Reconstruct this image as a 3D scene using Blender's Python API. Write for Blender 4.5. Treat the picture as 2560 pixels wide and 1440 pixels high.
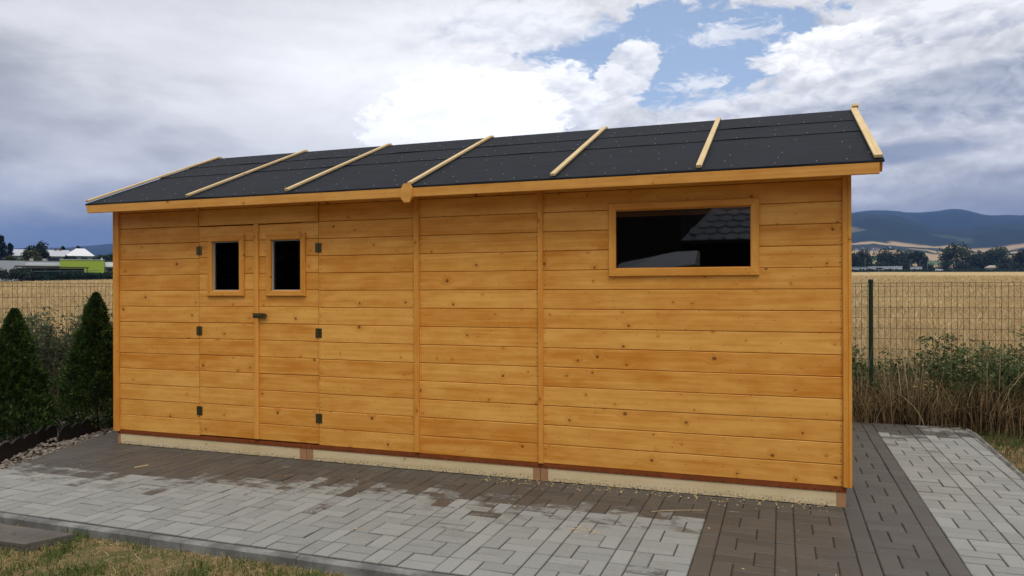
import bpy, bmesh, math, random
import numpy as np
from mathutils import Vector, Matrix, noise as mn

for o in list(bpy.data.objects):
    bpy.data.objects.remove(o)
SC = bpy.context.scene
COL = SC.collection
R = math.radians
rng = random.Random(7)
NP = np.random.default_rng(7)

# ------------------------------------------------------------------ camera
F_PX = 1866.57
CAM = Vector((5.7232, -5.2298, 1.4212))
YAW, PITCH, ROLL = -0.3464, -0.0001, -0.0036
fw = Vector((math.sin(YAW) * math.cos(PITCH), math.cos(YAW) * math.cos(PITCH), math.sin(PITCH)))
rt0 = Vector((math.cos(YAW), -math.sin(YAW), 0))
up0 = rt0.cross(fw)
rt = rt0 * math.cos(ROLL) + up0 * math.sin(ROLL)
up = -rt0 * math.sin(ROLL) + up0 * math.cos(ROLL)
cd = bpy.data.cameras.new('camera')
cam = bpy.data.objects.new('camera', cd)
COL.objects.link(cam)
cam.matrix_world = Matrix(((rt.x, up.x, -fw.x, CAM.x), (rt.y, up.y, -fw.y, CAM.y), (rt.z, up.z, -fw.z, CAM.z), (0, 0, 0, 1)))
cd.sensor_fit = 'HORIZONTAL'
cd.sensor_width = 36.0
cd.lens = F_PX / 2560 * 36.0
cd.clip_start = 0.05
cd.clip_end = 40000
SC.camera = cam


def at(px, py, depth):
    """world point seen at photo position (px,py), depth metres ahead: used to read off real places"""
    return CAM + (fw + rt * ((px - 1280) / F_PX) + up * ((720 - py) / F_PX)) * depth


# ------------------------------------------------------------------ colour management
SC.render.engine = 'CYCLES'
SC.view_settings.view_transform = 'Standard'
SC.view_settings.look = 'None'
SC.view_settings.exposure = 0.30
SC.view_settings.gamma = 1.0
SC.view_settings.use_curve_mapping = False
SC.cycles.use_denoising = True
SC.cycles.max_bounces = 6
SC.cycles.diffuse_bounces = 3
SC.cycles.glossy_bounces = 3
SC.cycles.transparent_max_bounces = 12
SC.cycles.volume_bounces = 0
SC.cycles.sample_clamp_indirect = 6.0


# ------------------------------------------------------------------ node helpers
class X:
    """a node socket with arithmetic"""
    def __init__(s, nt, sock): s.nt, s.s = nt, sock
    def _m(s, op, *a):
        n = s.nt.nodes.new('ShaderNodeMath'); n.operation = op
        for i, v in enumerate((s,) + a):
            if isinstance(v, X): s.nt.links.new(v.s, n.inputs[i])
            else: n.inputs[i].default_value = float(v)
        return X(s.nt, n.outputs[0])
    def __add__(s, o): return s._m('ADD', o)
    __radd__ = __add__
    def __sub__(s, o): return s._m('SUBTRACT', o)
    def __rsub__(s, o): return (s * -1) + o
    def __mul__(s, o): return s._m('MULTIPLY', o)
    __rmul__ = __mul__
    def __truediv__(s, o): return s._m('DIVIDE', o)
    def f(s, op, *a): return s._m(op, *a)
    def clamp(s):
        r = s._m('ADD', 0.0); r.s.node.use_clamp = True; return r
    def smooth(s, a, b):
        n = s.nt.nodes.new('ShaderNodeMapRange'); n.interpolation_type = 'SMOOTHSTEP'
        s.nt.links.new(s.s, n.inputs[0])
        n.inputs[1].default_value = a; n.inputs[2].default_value = b
        if a > b:
            n.inputs[1].default_value = b; n.inputs[2].default_value = a
            n.inputs[3].default_value = 1; n.inputs[4].default_value = 0
        return X(s.nt, n.outputs[0])


def _set(nt, sock, v):
    if isinstance(v, X): nt.links.new(v.s, sock)
    elif isinstance(v, (tuple, list)):
        sock.default_value = tuple(v) + ((1.0,) if len(v) == 3 and sock.type == 'RGBA' else ())
    else: sock.default_value = v


def mixc(nt, fac, a, b, mode='MIX'):
    n = nt.nodes.new('ShaderNodeMix'); n.data_type = 'RGBA'; n.blend_type = mode
    _set(nt, n.inputs[0], fac); _set(nt, n.inputs[6], a); _set(nt, n.inputs[7], b)
    return X(nt, n.outputs[2])


def noise(nt, vec, scale, detail=4, rough=0.55, dist=0.0):
    n = nt.nodes.new('ShaderNodeTexNoise')
    if vec is not None: nt.links.new(vec.s, n.inputs['Vector'])
    n.inputs['Scale'].default_value = scale; n.inputs['Detail'].default_value = detail
    n.inputs['Roughness'].default_value = rough; n.inputs['Distortion'].default_value = dist
    return X(nt, n.outputs[0])


def mapping(nt, vec, scale=(1, 1, 1), loc=(0, 0, 0)):
    n = nt.nodes.new('ShaderNodeMapping')
    nt.links.new(vec.s, n.inputs[0])
    _set(nt, n.inputs['Location'], loc); n.inputs['Scale'].default_value = scale
    return X(nt, n.outputs[0])


def comb(nt, x, y, z):
    n = nt.nodes.new('ShaderNodeCombineXYZ')
    for i, v in enumerate((x, y, z)): _set(nt, n.inputs[i], v)
    return X(nt, n.outputs[0])


def sep(nt, v):
    n = nt.nodes.new('ShaderNodeSeparateXYZ'); nt.links.new(v.s, n.inputs[0])
    return [X(nt, n.outputs[i]) for i in range(3)]


def scl(nt, col, k):
    n = nt.nodes.new('ShaderNodeVectorMath'); n.operation = 'SCALE'
    nt.links.new(col.s, n.inputs[0]); _set(nt, n.inputs['Scale'], k)
    return X(nt, n.outputs[0])


# ------------------------------------------------------------------ sun + sky
SUN_EL, SUN_AZ = 63.0, 150.0           # azimuth measured clockwise from +y: the sun is behind and right of the camera
sd = bpy.data.lights.new('sun', 'SUN')
sun = bpy.data.objects.new('sun', sd)
COL.objects.link(sun)
sd.energy = 1.5
sd.angle = R(28)
sd.color = (1.0, 0.955, 0.89)
sv = Vector((math.sin(R(SUN_AZ)) * math.cos(R(SUN_EL)), math.cos(R(SUN_AZ)) * math.cos(R(SUN_EL)), math.sin(R(SUN_EL))))
sun.rotation_euler = sv.to_track_quat('Z', 'Y').to_euler()

W = bpy.data.worlds.new('World')
SC.world = W
W.use_nodes = True


def build_sky():
    nt = W.node_tree
    nt.nodes.clear()
    out = nt.nodes.new('ShaderNodeOutputWorld')
    bg = nt.nodes.new('ShaderNodeBackground')
    nt.links.new(bg.outputs[0], out.inputs[0])
    S = 0.1
    bg.inputs[1].default_value = S
    sky = nt.nodes.new('ShaderNodeTexSky')
    sky.sky_type = 'NISHITA'; sky.sun_disc = False
    sky.sun_elevation = R(SUN_EL); sky.sun_rotation = R(SUN_AZ)
    sky.air_density = 1.0; sky.dust_density = 0.6; sky.ozone_density = 1.6
    tc = nt.nodes.new('ShaderNodeTexCoord')
    d = X(nt, tc.outputs['Generated'])
    x, y, z = sep(nt, d)
    az = x.f('ARCTAN2', y) * 57.29578
    el = z.f('ARCSINE') * 57.29578
    ela = el.f('MAXIMUM', 0.0)

    def vor(p, scale, detail=2.0):
        vo = nt.nodes.new('ShaderNodeTexVoronoi')
        vo.feature = 'F1'; vo.normalize = True
        vo.inputs['Scale'].default_value = scale; vo.inputs['Detail'].default_value = detail
        vo.inputs['Roughness'].default_value = .55; vo.inputs['Lacunarity'].default_value = 2.2
        nt.links.new(p.s, vo.inputs['Vector'])
        return X(nt, vo.outputs['Distance'])

    pv = comb(nt, x, y, z * 1.9)
    wv = noise(nt, pv, 5.0, 4) - .5
    wu = noise(nt, mapping(nt, pv, (1, 1, 1), (5, 3, 1)), 14.0, 4) - .5
    def warped(dz):
        return comb(nt, x + wv * .12 + wu * .05, y + wv * .10 - wu * .05, (z + dz) * 1.9 + wu * .04)
    pw, pwu = warped(0.0), warped(.011)
    n1 = noise(nt, pw, 9.0, 7, .58); n1u = noise(nt, pwu, 9.0, 6, .58)
    n2 = noise(nt, mapping(nt, pv, (1, 1, 1), (3.1, 7.7, 1.3)), 2.6, 3)
    n3 = noise(nt, mapping(nt, pw, (1, 1, 1), (9.1, 2.2, 5.3)), 26.0, 5, .62)
    n4 = noise(nt, comb(nt, x + wv * .1, y, z * 3.2), 6.0, 6, .55)          # soft layered cloud
    n5 = noise(nt, mapping(nt, pw, (1, 1, 1.3), (4.1, 6.2, 2.3)), 46.0, 5, .62) # crumbly fringes
    b1 = vor(pw, 17.0); b1u = vor(pwu, 17.0)                                # cauliflower billows
    puff = (b1u - b1) * 1.5 + (n1 - n1u) * 2.0                              # lit tops, grey undersides

    def blob(a0, e0, ra, re, tilt=0.0):
        da = (az - a0); de = (el - e0) - da * tilt
        return ((da / ra) * (da / ra) + (de / re) * (de / re)).f('SQRT')

    right = az.smooth(-34, -14)                                             # broken puffy cloud this way
    edge = (n1 - .5) * 1.5 + (n3 - .5) * .9 + (b1 - .45) * .9
    # clear gap in the cloud deck, with ragged edge
    hole = (blob(-6.8, 16.8, 10.0, 3.6, .02) + edge * 1.0).smooth(1.05, .80)
    wisps = (n1 * .6 + n3 * .4).smooth(.56, .72)
    cov = 1 - hole * (1 - wisps * .75)
    # cloud deck
    tone = .70 + puff * (right * .34 + .05) + (n2 - .5) * .22 + (n4 - .5) * (.34 - right * .1) + (n1 - .5) * (.12 + right * .25)
    tone = tone + blob(-26, 14, 26, 10).smooth(1.0, 0.0) * .30
    tone = tone - (blob(-57, 12.0, 15, 5.5, -.05) + (n4 - .5) * 1.8).smooth(1.2, .0) * .26
    tone = tone.f('MAXIMUM', .16)
    cloud = scl(nt, mixc(nt, tone.smooth(.30, .85), (.97, .985, 1.03), (1.0, 1.0, 1.01)), tone)
    murk = (ela + (n4 - .5) * 5.5).smooth(9.0, 3.0)
    murkc = mixc(nt, right, (.168, .205, .240), (.31, .312, .305))
    cloud = mixc(nt, murk * .95, cloud, murkc)
    clear = mixc(nt, .14 + n4 * .12, scl(nt, X(nt, sky.outputs[0]), 1.35 * S), (.72, .76, .82))
    base = mixc(nt, cov, clear, cloud)

    # sunlit cumulus towers standing in front of the deck
    def tower(base, a0, e0, ra, re, hi, lo, rag=1.0, tilt=0.0, soft=.10, amt=1.0, fine=.7):
        dist = blob(a0, e0, ra, re, tilt) + edge * (.62 * rag) + (n5 - .5) * fine
        m = dist.smooth(1.0, 1.0 - soft * 2)
        body = (puff * 1.6 + (n3 - .5) * .3 + (el - e0) / (re * 2.4) + .60).clamp()
        return mixc(nt, m * amt, base, mixc(nt, body, lo, hi))
    base = tower(base, 3.0, 12.0, 19.0, 2.6, (.92, .92, .93), (.50, .52, .57), 1.2, .05, .25)
    base = tower(base, 4.5, 16.0, 6.0, 2.1, (1.05, 1.04, 1.02), (.56, .58, .64), 1.0, .10)
    base = tower(base, 12.5, 17.3, 7.0, 1.5, (.92, .92, .92), (.52, .54, .60), 1.2)
    base = tower(base, -10.3, 16.6, 1.7, 1.9, (.98, .98, .98), (.62, .65, .71), 1.5)
    base = tower(base, -11.6, 15.0, 2.2, 1.2, (.95, .95, .95), (.62, .65, .71), 1.4)
    base = tower(base, -3.6, 18.0, 3.6, .8, (.95, .95, .96), (.68, .71, .77), 1.7, .05, .45, .8, 3.2)
    base = tower(base, -6.0, 14.6, 2.4, .9, (.92, .92, .94), (.62, .65, .71), 1.6, .0, .45, .8, 3.2)
    base = tower(base, -19.5, 19.2, 8.0, 1.6, (.90, .91, .93), (.62, .65, .71), 1.2, 0, .25)
    base = tower(base, -16.8, 13.4, 4.6, 3.4, (1.05, 1.05, 1.05), (.62, .65, .72), .8)
    base = tower(base, -23.2, 12.0, 7.6, 4.5, (1.25, 1.25, 1.24), (1.05, 1.06, 1.07), .75)
    # darker grey banks drifting in front on the right
    db = (blob(13.0, 13.0, 12.0, 1.7, .16) + edge * .8 + (n4 - .5) * 1.2).smooth(1.15, .35)
    base = mixc(nt, db * .78, base, mixc(nt, (puff * 1.2 + .40).clamp(), (.25, .28, .345), (.50, .53, .59)))
    db2 = (blob(7.5, 9.0, 5.5, .8, .05) + edge * .45).smooth(1.2, .4)
    base = mixc(nt, db2 * .75, base, (.25, .29, .375))
    # below the horizon: dull ground colour
    base = mixc(nt, el.smooth(-.3, -2.5), base, (.16, .15, .11))
    fin = scl(nt, base, 1.0 / S)
    nt.links.new(fin.s, bg.inputs[0])


build_sky()

# ------------------------------------------------------------------ mesh helpers


class MB:
    def __init__(s):
        s.v, s.f, s.at = [], [], []
    def add(s, verts, faces, a=None):
        b = len(s.v)
        s.v.extend([tuple(v) for v in verts]); s.f.extend([tuple(b + i for i in f) for f in faces])
        s.at.extend([a] * len(verts))
        return s
    def box(s, x0, x1, y0, y1, z0, z1, a=None):
        return s.add([(x0, y0, z0), (x1, y0, z0), (x1, y1, z0), (x0, y1, z0), (x0, y0, z1), (x1, y0, z1), (x1, y1, z1), (x0, y1, z1)],
                     [(0, 3, 2, 1), (4, 5, 6, 7), (0, 1, 5, 4), (1, 2, 6, 5), (2, 3, 7, 6), (3, 0, 4, 7)], a)
    def prism(s, poly, y0, y1, a=None):
        """poly in (x,z), extruded along y"""
        n = len(poly)
        vs = [(p[0], y0, p[1]) for p in poly] + [(p[0], y1, p[1]) for p in poly]
        fs = [tuple(range(n)), tuple(range(2 * n - 1, n - 1, -1))] + [(i, n + i, n + (i + 1) % n, (i + 1) % n) for i in range(n)]
        return s.add(vs, fs, a)
    def tube(s, pts, rads, n=6, a=None, cap=True):
        pts = [Vector(p) for p in pts]
        if not isinstance(rads, (list, tuple)): rads = [rads] * len(pts)
        vs, fs = [], []
        for i, p in enumerate(pts):
            t = (pts[min(i + 1, len(pts) - 1)] - pts[max(i - 1, 0)]).normalized()
            u = t.cross(Vector((0, 0, 1)) if abs(t.z) < .9 else Vector((1, 0, 0))).normalized(); w = t.cross(u)
            for k in range(n):
                an = 2 * math.pi * k / n
                vs.append(p + (u * math.cos(an) + w * math.sin(an)) * rads[i])
        for i in range(len(pts) - 1):
            for k in range(n):
                fs.append((i * n + k, i * n + (k + 1) % n, (i + 1) * n + (k + 1) % n, (i + 1) * n + k))
        if cap:
            fs.append(tuple(range(n - 1, -1, -1))); fs.append(tuple(range((len(pts) - 1) * n, len(pts) * n)))
        return s.add(vs, fs, a)
    def build(s, name, mat, parent=None, loc=None, smooth=False, attr=None):
        me = bpy.data.meshes.new(name)
        me.from_pydata(s.v, [], s.f); me.update()
        if attr:
            at_ = me.attributes.new(attr, 'FLOAT_COLOR', 'POINT')
            at_.data.foreach_set('color', np.array([tuple(c) + (1.0,) if len(c) == 3 else c for c in s.at], np.float32).ravel())
        return link(name, me, mat, parent, loc, smooth)


def link(name, me, mat, parent=None, loc=None, smooth=False, mw=None):
    if mat is not None and len(me.materials) == 0: me.materials.append(mat)
    if smooth:
        me.polygons.foreach_set('use_smooth', [True] * len(me.polygons))
    o = bpy.data.objects.new(name, me)
    COL.objects.link(o)
    if parent is not None: o.parent = parent
    if loc is not None: o.location = loc
    if mw is not None: o.matrix_local = mw
    return o


def np_mesh(name, V, Fq, mat, parent=None, colors=None, smooth=False):
    """numpy verts (n,3), faces (m,k) all same size"""
    me = bpy.data.meshes.new(name)
    m, k = Fq.shape
    me.vertices.add(len(V)); me.vertices.foreach_set('co', V.astype(np.float32).ravel())
    me.loops.add(m * k); me.loops.foreach_set('vertex_index', Fq.astype(np.int32).ravel())
    me.polygons.add(m)
    me.polygons.foreach_set('loop_start', np.arange(0, m * k, k, dtype=np.int32))
    me.polygons.foreach_set('loop_total', np.full(m, k, dtype=np.int32))
    me.update(calc_edges=True)
    if colors is not None:
        a = me.attributes.new('tint', 'FLOAT_COLOR', 'POINT')
        c = np.ones((len(V), 4), np.float32); c[:, :3] = colors
        a.data.foreach_set('color', c.ravel())
    return link(name, me, mat, parent, smooth=smooth)


def tag(o, label=None, cat=None, group=None, kind=None):
    if label: o['label'] = label
    if cat: o['category'] = cat
    if group: o['group'] = group
    if kind: o['kind'] = kind
    return o


def empty(name, loc, label, cat, group=None, rz=0.0):
    o = bpy.data.objects.new(name, None); COL.objects.link(o)
    o.location = loc; o.rotation_euler = (0, 0, rz); o.empty_display_size = .2
    return tag(o, label, cat, group)


# ------------------------------------------------------------------ materials
def newmat(name):
    m = bpy.data.materials.new(name); m.use_nodes = True
    nt = m.node_tree; nt.nodes.clear()
    out = nt.nodes.new('ShaderNodeOutputMaterial')
    b = nt.nodes.new('ShaderNodeBsdfPrincipled')
    nt.links.new(b.outputs[0], out.inputs[0])
    return m, nt, b, out


def objco(nt): return X(nt, nt.nodes.new('ShaderNodeTexCoord').outputs['Object'])
def worldpos(nt): return X(nt, nt.nodes.new('ShaderNodeNewGeometry').outputs['Position'])
def objrand(nt): return X(nt, nt.nodes.new('ShaderNodeObjectInfo').outputs['Random'])


def bump(nt, b, h, strength=.3, dist=.01):
    n = nt.nodes.new('ShaderNodeBump')
    n.inputs['Strength'].default_value = strength; n.inputs['Distance'].default_value = dist
    nt.links.new(h.s, n.inputs['Height']); nt.links.new(n.outputs[0], b.inputs['Normal'])


def mat_plain(name, col, rough=.7, metal=0.0, var=.12, nscale=8.0, bumpk=0.0, spec=.3):
    m, nt, b, _ = newmat(name)
    p = objco(nt)
    n = noise(nt, p, nscale, 5)
    k = 1 + (n - .5) * (2 * var) + (objrand(nt) - .5) * var
    c = scl(nt, mixc(nt, 0.0, col, col), k)
    nt.links.new(c.s, b.inputs['Base Color'])
    b.inputs['Roughness'].default_value = rough; b.inputs['Metallic'].default_value = metal
    b.inputs['Specular IOR Level'].default_value = spec
    if bumpk: bump(nt, b, noise(nt, p, nscale * 12, 4), bumpk, .004)
    return m


def mat_wood(name, c_lo, c_hi, c_knot, rough=.5, knots=1.0, grain=1.0, var=.16, spec=.35, dirt=False, redden=0.0):
    """boards run along local x, width along local z; every board gets its own grain by its object random"""
    m, nt, b, _ = newmat(name)
    p = objco(nt); r = objrand(nt)
    x, y, z = sep(nt, p)
    ox = r * 37.0
    # knots: sparse cells
    wob = noise(nt, comb(nt, (x + ox) * 9.0, r * 31.0, z * 22.0), 1.0, 3, .6) - .5
    kv = comb(nt, (x + ox) * 5.2 + wob * .16, z * 5.6 + r * 11.0 - wob * .14, 0.0)
    vo = nt.nodes.new('ShaderNodeTexVoronoi'); vo.voronoi_dimensions = '2D'; vo.inputs['Scale'].default_value = 1.0
    nt.links.new(kv.s, vo.inputs['Vector'])
    kd = X(nt, vo.outputs['Distance'])
    kc = sep(nt, X(nt, vo.outputs['Color']))
    has = kc[0].smooth(.60, .64)
    size = kc[1] * kc[1] * .058 + .028
    core = (kd / size).smooth(1.15, .55) * has
    halo = (kd / (size * 4.6)).smooth(1.0, .15) * has
    # small pin knots
    kv2 = comb(nt, (x + ox) * 8.5, z * 10.0 + r * 5.0, 3.0)
    vo2 = nt.nodes.new('ShaderNodeTexVoronoi'); vo2.voronoi_dimensions = '2D'; vo2.inputs['Scale'].default_value = 1.0
    nt.links.new(kv2.s, vo2.inputs['Vector'])
    pin = (X(nt, vo2.outputs['Distance'])).smooth(.046, .022) * sep(nt, X(nt, vo2.outputs['Color']))[0].smooth(.66, .70)
    # grain, bending round the knots
    bend = halo * .30
    gv = comb(nt, (x + ox) * .8, y * 3.0, z * 26.0 + bend * 5.0 + r * 9.0)
    g1 = noise(nt, gv, 1.3, 5, .6, .6)
    g2 = noise(nt, comb(nt, (x + ox) * 2.0, y * 3.0, z * 120.0 + bend * 20), 1.0, 3, .6)
    blot = noise(nt, comb(nt, (x + ox) * 3.0, r * 13.0, z * 9.0), 1.0, 5, .62)   # uneven stain uptake
    t = ((g1 - .5) * (1.5 * grain) + (g2 - .5) * (.5 * grain) + (blot - .5) * 1.75 + (r - .5) * (var * 3.0) + .5).clamp()
    col = mixc(nt, t, c_lo, c_hi)
    col = mixc(nt, halo * (.42 * knots), col, c_lo)
    col = mixc(nt, core * (.86 * knots), col, c_knot)
    col = mixc(nt, pin * (.78 * knots), col, c_knot)
    if dirt:   # rain splash on the foot of the boards
        dz = (z + .05).smooth(.060, .0)
        sp = noise(nt, p, 62.0, 4, .7)
        col = mixc(nt, (dz * (sp.smooth(.48, .60)) * .85).clamp(), col, (.10, .075, .045))
    nt.links.new(col.s, b.inputs['Base Color'])
    b.inputs['Specular IOR Level'].default_value = spec
    rr = (g1 - .5) * .25 + rough
    nt.links.new(rr.s, b.inputs['Roughness'])
    bump(nt, b, g2 * .5 + g1, .16, .002)
    return m


M = {}
M['honey'] = mat_wood('honey_stained_spruce', (.62, .228, .022), (.85, .438, .095), (.15, .050, .012), var=.16)
M['trim'] = mat_wood('trim_stained_spruce', (.60, .218, .020), (.78, .368, .066), (.14, .044, .010), knots=.7)
M['fascia'] = mat_wood('fascia_stained_spruce', (.56, .236, .034), (.75, .385, .090), (.15, .052, .014))
M['raw'] = mat_wood('raw_pale_spruce', (.64, .480, .250), (.78, .640, .390), (.30, .15, .065), rough=.75, var=.10, dirt=True, knots=.9)
M['batten'] = mat_wood('fresh_planed_batten', (.58, .400, .175), (.74, .560, .300), (.26, .13, .05), rough=.6, var=.08, knots=.8)
M['endgrain'] = mat_plain('end_grain', (.40, .21, .10), .85, var=.15, nscale=40, bumpk=.3)
M['redstrip'] = mat_plain('red_brown_strip', (.235, .058, .012), .6, var=.35, nscale=14, bumpk=.2)
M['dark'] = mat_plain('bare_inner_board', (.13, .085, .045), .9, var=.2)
M['reveal'] = mat_plain('pale_sealing_strip', (.36, .35, .32), .8, var=.1)
M['brass'] = mat_plain('yellow_zinc_metal', (.115, .100, .050), .42, .8, var=.4, nscale=60)
M['steel'] = mat_plain('bright_nail_steel', (.50, .52, .55), .4, .6, var=.2)
M['nail'] = mat_plain('dark_nail_heads', (.030, .022, .016), .6)
M['cedge'] = mat_plain('black_brown_plastic', (.012, .009, .008), .5, var=.25)
M['fencegreen'] = mat_plain('dark_green_post_coating', (.006, .030, .018), .42, var=.2)
M['wire'] = mat_plain('green_brown_wire_coating', (.040, .034, .018), .6, var=.2)
M['kerb'] = None


def mat_felt():
    m, nt, b, _ = newmat('granulated_roofing_felt')
    p = worldpos(nt)
    n = noise(nt, p, 420.0, 2); n2 = noise(nt, p, 2.2, 4)
    wv = noise(nt, mapping(nt, p, (1.2, 5, 5)), 2.0, 3)
    c = mixc(nt, (n * .9 + (n2 - .5) * .6).clamp(), (.0055, .0070, .0105), (.018, .0215, .029))
    nt.links.new(c.s, b.inputs['Base Color'])
    b.inputs['Roughness'].default_value = .85; b.inputs['Specular IOR Level'].default_value = .24
    bump(nt, b, n * .12 + wv * 1.2, .5, .012)
    return m


M['felt'] = mat_felt()


def mat_paver():
    m, nt, b, _ = newmat('concrete_paver')
    a = nt.nodes.new('ShaderNodeAttribute'); a.attribute_name = 'wet'
    w, rnd, dirt = sep(nt, X(nt, a.outputs['Color']))
    p = worldpos(nt)
    n = noise(nt, p, 5.5, 7, .65); nf = noise(nt, p, 60.0, 4, .6); ng = noise(nt, p, 260.0, 2)
    nst = noise(nt, mapping(nt, p, (6, 11, 7)), 1.0, 7, .72)        # streaky drying marks
    wetm = (w + (n - .5) * .80 + (nst - .5) * 1.15).smooth(.36, .66)
    dry = mixc(nt, (rnd * .55 + (nf - .5) * .9 + (ng - .5) * .5 + .2).clamp(), (.214, .219, .201), (.318, .322, .297))
    wet = mixc(nt, (rnd * .6 + (n - .5) * .6 + .2).clamp(), (.062, .054, .043), (.096, .085, .070))
    c = mixc(nt, wetm, dry, wet)
    dm = (dirt * (nst + (n - .5) * .8).smooth(.50, .62)).clamp()
    c = mixc(nt, dm * .8, c, (.105, .082, .056))
    c = mixc(nt, (X(nt, a.outputs['Alpha']).smooth(.15, .9) * (nf * .6 + .32)).clamp(), c, (.050, .043, .034))
    # mineral bloom
    bl = (noise(nt, mapping(nt, p, (2.5, 9, 1)), 1.6, 5, .7)).smooth(.64, .74)
    c = mixc(nt, bl * .30, c, (.42, .41, .38))
    nt.links.new(c.s, b.inputs['Base Color'])
    ro = .88 - wetm * .30
    nt.links.new(ro.s, b.inputs['Roughness'])
    b.inputs['Specular IOR Level'].default_value = .4
    bump(nt, b, ng * .6 + nf, .35, .003)
    return m


M['paver'] = mat_paver()


def mat_ground(name, c1, c2, scale=3.0, c3=None, rough=.95, fine=60.0, bk=.8):
    m, nt, b, _ = newmat(name)
    p = worldpos(nt)
    n = noise(nt, p, scale, 6, .6); nf = noise(nt, p, fine, 4, .6)
    c = mixc(nt, (n.smooth(.35, .65) + (nf - .5) * .8).clamp(), c1, c2)
    if c3: c = mixc(nt, noise(nt, p, scale * 1.7, 5).smooth(.52, .62), c, c3)
    nt.links.new(c.s, b.inputs['Base Color'])
    b.inputs['Roughness'].default_value = rough; b.inputs['Specular IOR Level'].default_value = .15
    bump(nt, b, nf, bk, .02 if bk > .5 else .004)
    return m


M['kerb'] = mat_ground('kerb_concrete', (.13, .13, .122), (.27, .27, .258), 5.0, None, .88, 120, .25)
M['sand'] = mat_ground('joint_sand', (.045, .040, .032), (.10, .088, .066), 8.0)
M['lawnsoil'] = mat_ground('dry_lawn_soil', (.20, .145, .070), (.085, .090, .030), 2.4, (.25, .175, .085))
M['soil'] = mat_ground('bed_soil', (.045, .034, .022), (.09, .07, .048), 5.0)


def mat_tint(name, rough=.7, trans=.0, var=.35, spec=.2, nscale=3.0):
    """leaf/blade material whose own colour is stored per blade"""
    m, nt, b, out = newmat(name)
    a = nt.nodes.new('ShaderNodeAttribute'); a.attribute_name = 'tint'
    n = noise(nt, worldpos(nt), nscale, 3)
    c = scl(nt, X(nt, a.outputs['Color']), 1 + (n - .5) * (2 * var))
    nt.links.new(c.s, b.inputs['Base Color'])
    b.inputs['Roughness'].default_value = rough; b.inputs['Specular IOR Level'].default_value = spec
    if trans:
        t = nt.nodes.new('ShaderNodeBsdfTranslucent'); nt.links.new(c.s, t.inputs[0])
        mx = nt.nodes.new('ShaderNodeMixShader'); mx.inputs[0].default_value = trans
        nt.links.new(b.outputs[0], mx.inputs[1]); nt.links.new(t.outputs[0], mx.inputs[2])
        nt.links.new(mx.outputs[0], out.inputs[0])
    return m


M['blade'] = mat_tint('grass_blade', .7, .25)
M['leaf'] = mat_tint('leaf', .6, .22)
M['land'] = mat_tint('land_cover', .95, 0, .10, .05, .004)
M['pebble'] = mat_tint('pebble', .7, 0, .2, .3, 40.0)
M['bark'] = mat_plain('bark', (.075, .055, .04), .9, var=.3, nscale=5)


def mat_glass():
    m, nt, b, out = newmat('window_pane')
    tr = nt.nodes.new('ShaderNodeBsdfTransparent'); tr.inputs[0].default_value = (.42, .44, .46, 1)
    gl = nt.nodes.new('ShaderNodeBsdfGlossy'); gl.inputs['Roughness'].default_value = .015
    gl.inputs[0].default_value = (.92, .95, 1, 1)
    fr = nt.nodes.new('ShaderNodeFresnel'); fr.inputs[0].default_value = 1.62
    mx = nt.nodes.new('ShaderNodeMixShader')
    nt.links.new(fr.outputs[0], mx.inputs[0]); nt.links.new(tr.outputs[0], mx.inputs[1]); nt.links.new(gl.outputs[0], mx.inputs[2])
    nt.links.new(mx.outputs[0], out.inputs[0])
    return m


M['glass'] = mat_glass()

# ------------------------------------------------------------------ the land: one sheet to the horizon
CX, CY = CAM.x, CAM.y


def lerp_tab(x, tab):
    return np.interp(x, [t[0] for t in tab], [t[1] for t in tab])


def az_of(px):  # degrees from +y
    d = fw + rt * ((px - 1280) / F_PX)
    return math.degrees(math.atan2(d.x, d.y))


def el_of(px, py):
    d = (fw + rt * ((px - 1280) / F_PX) + up * ((720 - py) / F_PX)).normalized()
    return math.degrees(math.asin(d.z))


EDGE = [(-180, 200), (-60, 185), (-44, 190), (-20, 300), (0, 425), (20, 440), (180, 260)]       # far edge of the wheat
SLOPE = [(-180, .010), (-90, .015), (-54, (el_of(0, 703) / 57.3 * 185 + 1.35) / 185), (-48, (el_of(280, 697) / 57.3 * 188 + 1.35) / 188),
         (6, (el_of(2200, 678) / 57.3 * 430 + 1.3) / 430), (15, (el_of(2560, 678) / 57.3 * 440 + 1.3) / 440), (90, .020), (180, .010)]
SKYL = [(-180, 3.0), (-90, 2.0), (-62, 2.35), (-54, el_of(0, 622)), (az_of(180), el_of(180, 617)), (az_of(230), el_of(230, 614)), (az_of(285), el_of(285, 611)), (-40, 3.5), (-20, 4.6), (-4, 5.3)] + \
    [(az_of(a), el_of(a, b)) for a, b in ((2135, 528), (2180, 526.5), (2210, 529), (2240, 532.5), (2290, 531), (2340, 528), (2370, 524), (2400, 523.5), (2430, 528), (2460, 533), (2510, 536), (2560, 537))] + [(20, 4.6), (30, 5.2), (60, 4), (180, 3.0)]
FRNT = [(-180, 1.5), (-62, 1.4), (-50, 1.7), (-40, 2.2), (-12, 4.0), (0, 4.6)] + \
    [(az_of(a), el_of(a, b)) for a, b in ((2135, 533), (2180, 530), (2230, 535), (2280, 547), (2340, 566), (2375, 562), (2420, 571), (2470, 566), (2520, 560), (2560, 556))] + [(22, 3.9), (60, 2.5), (180, 1.5)]


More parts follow.
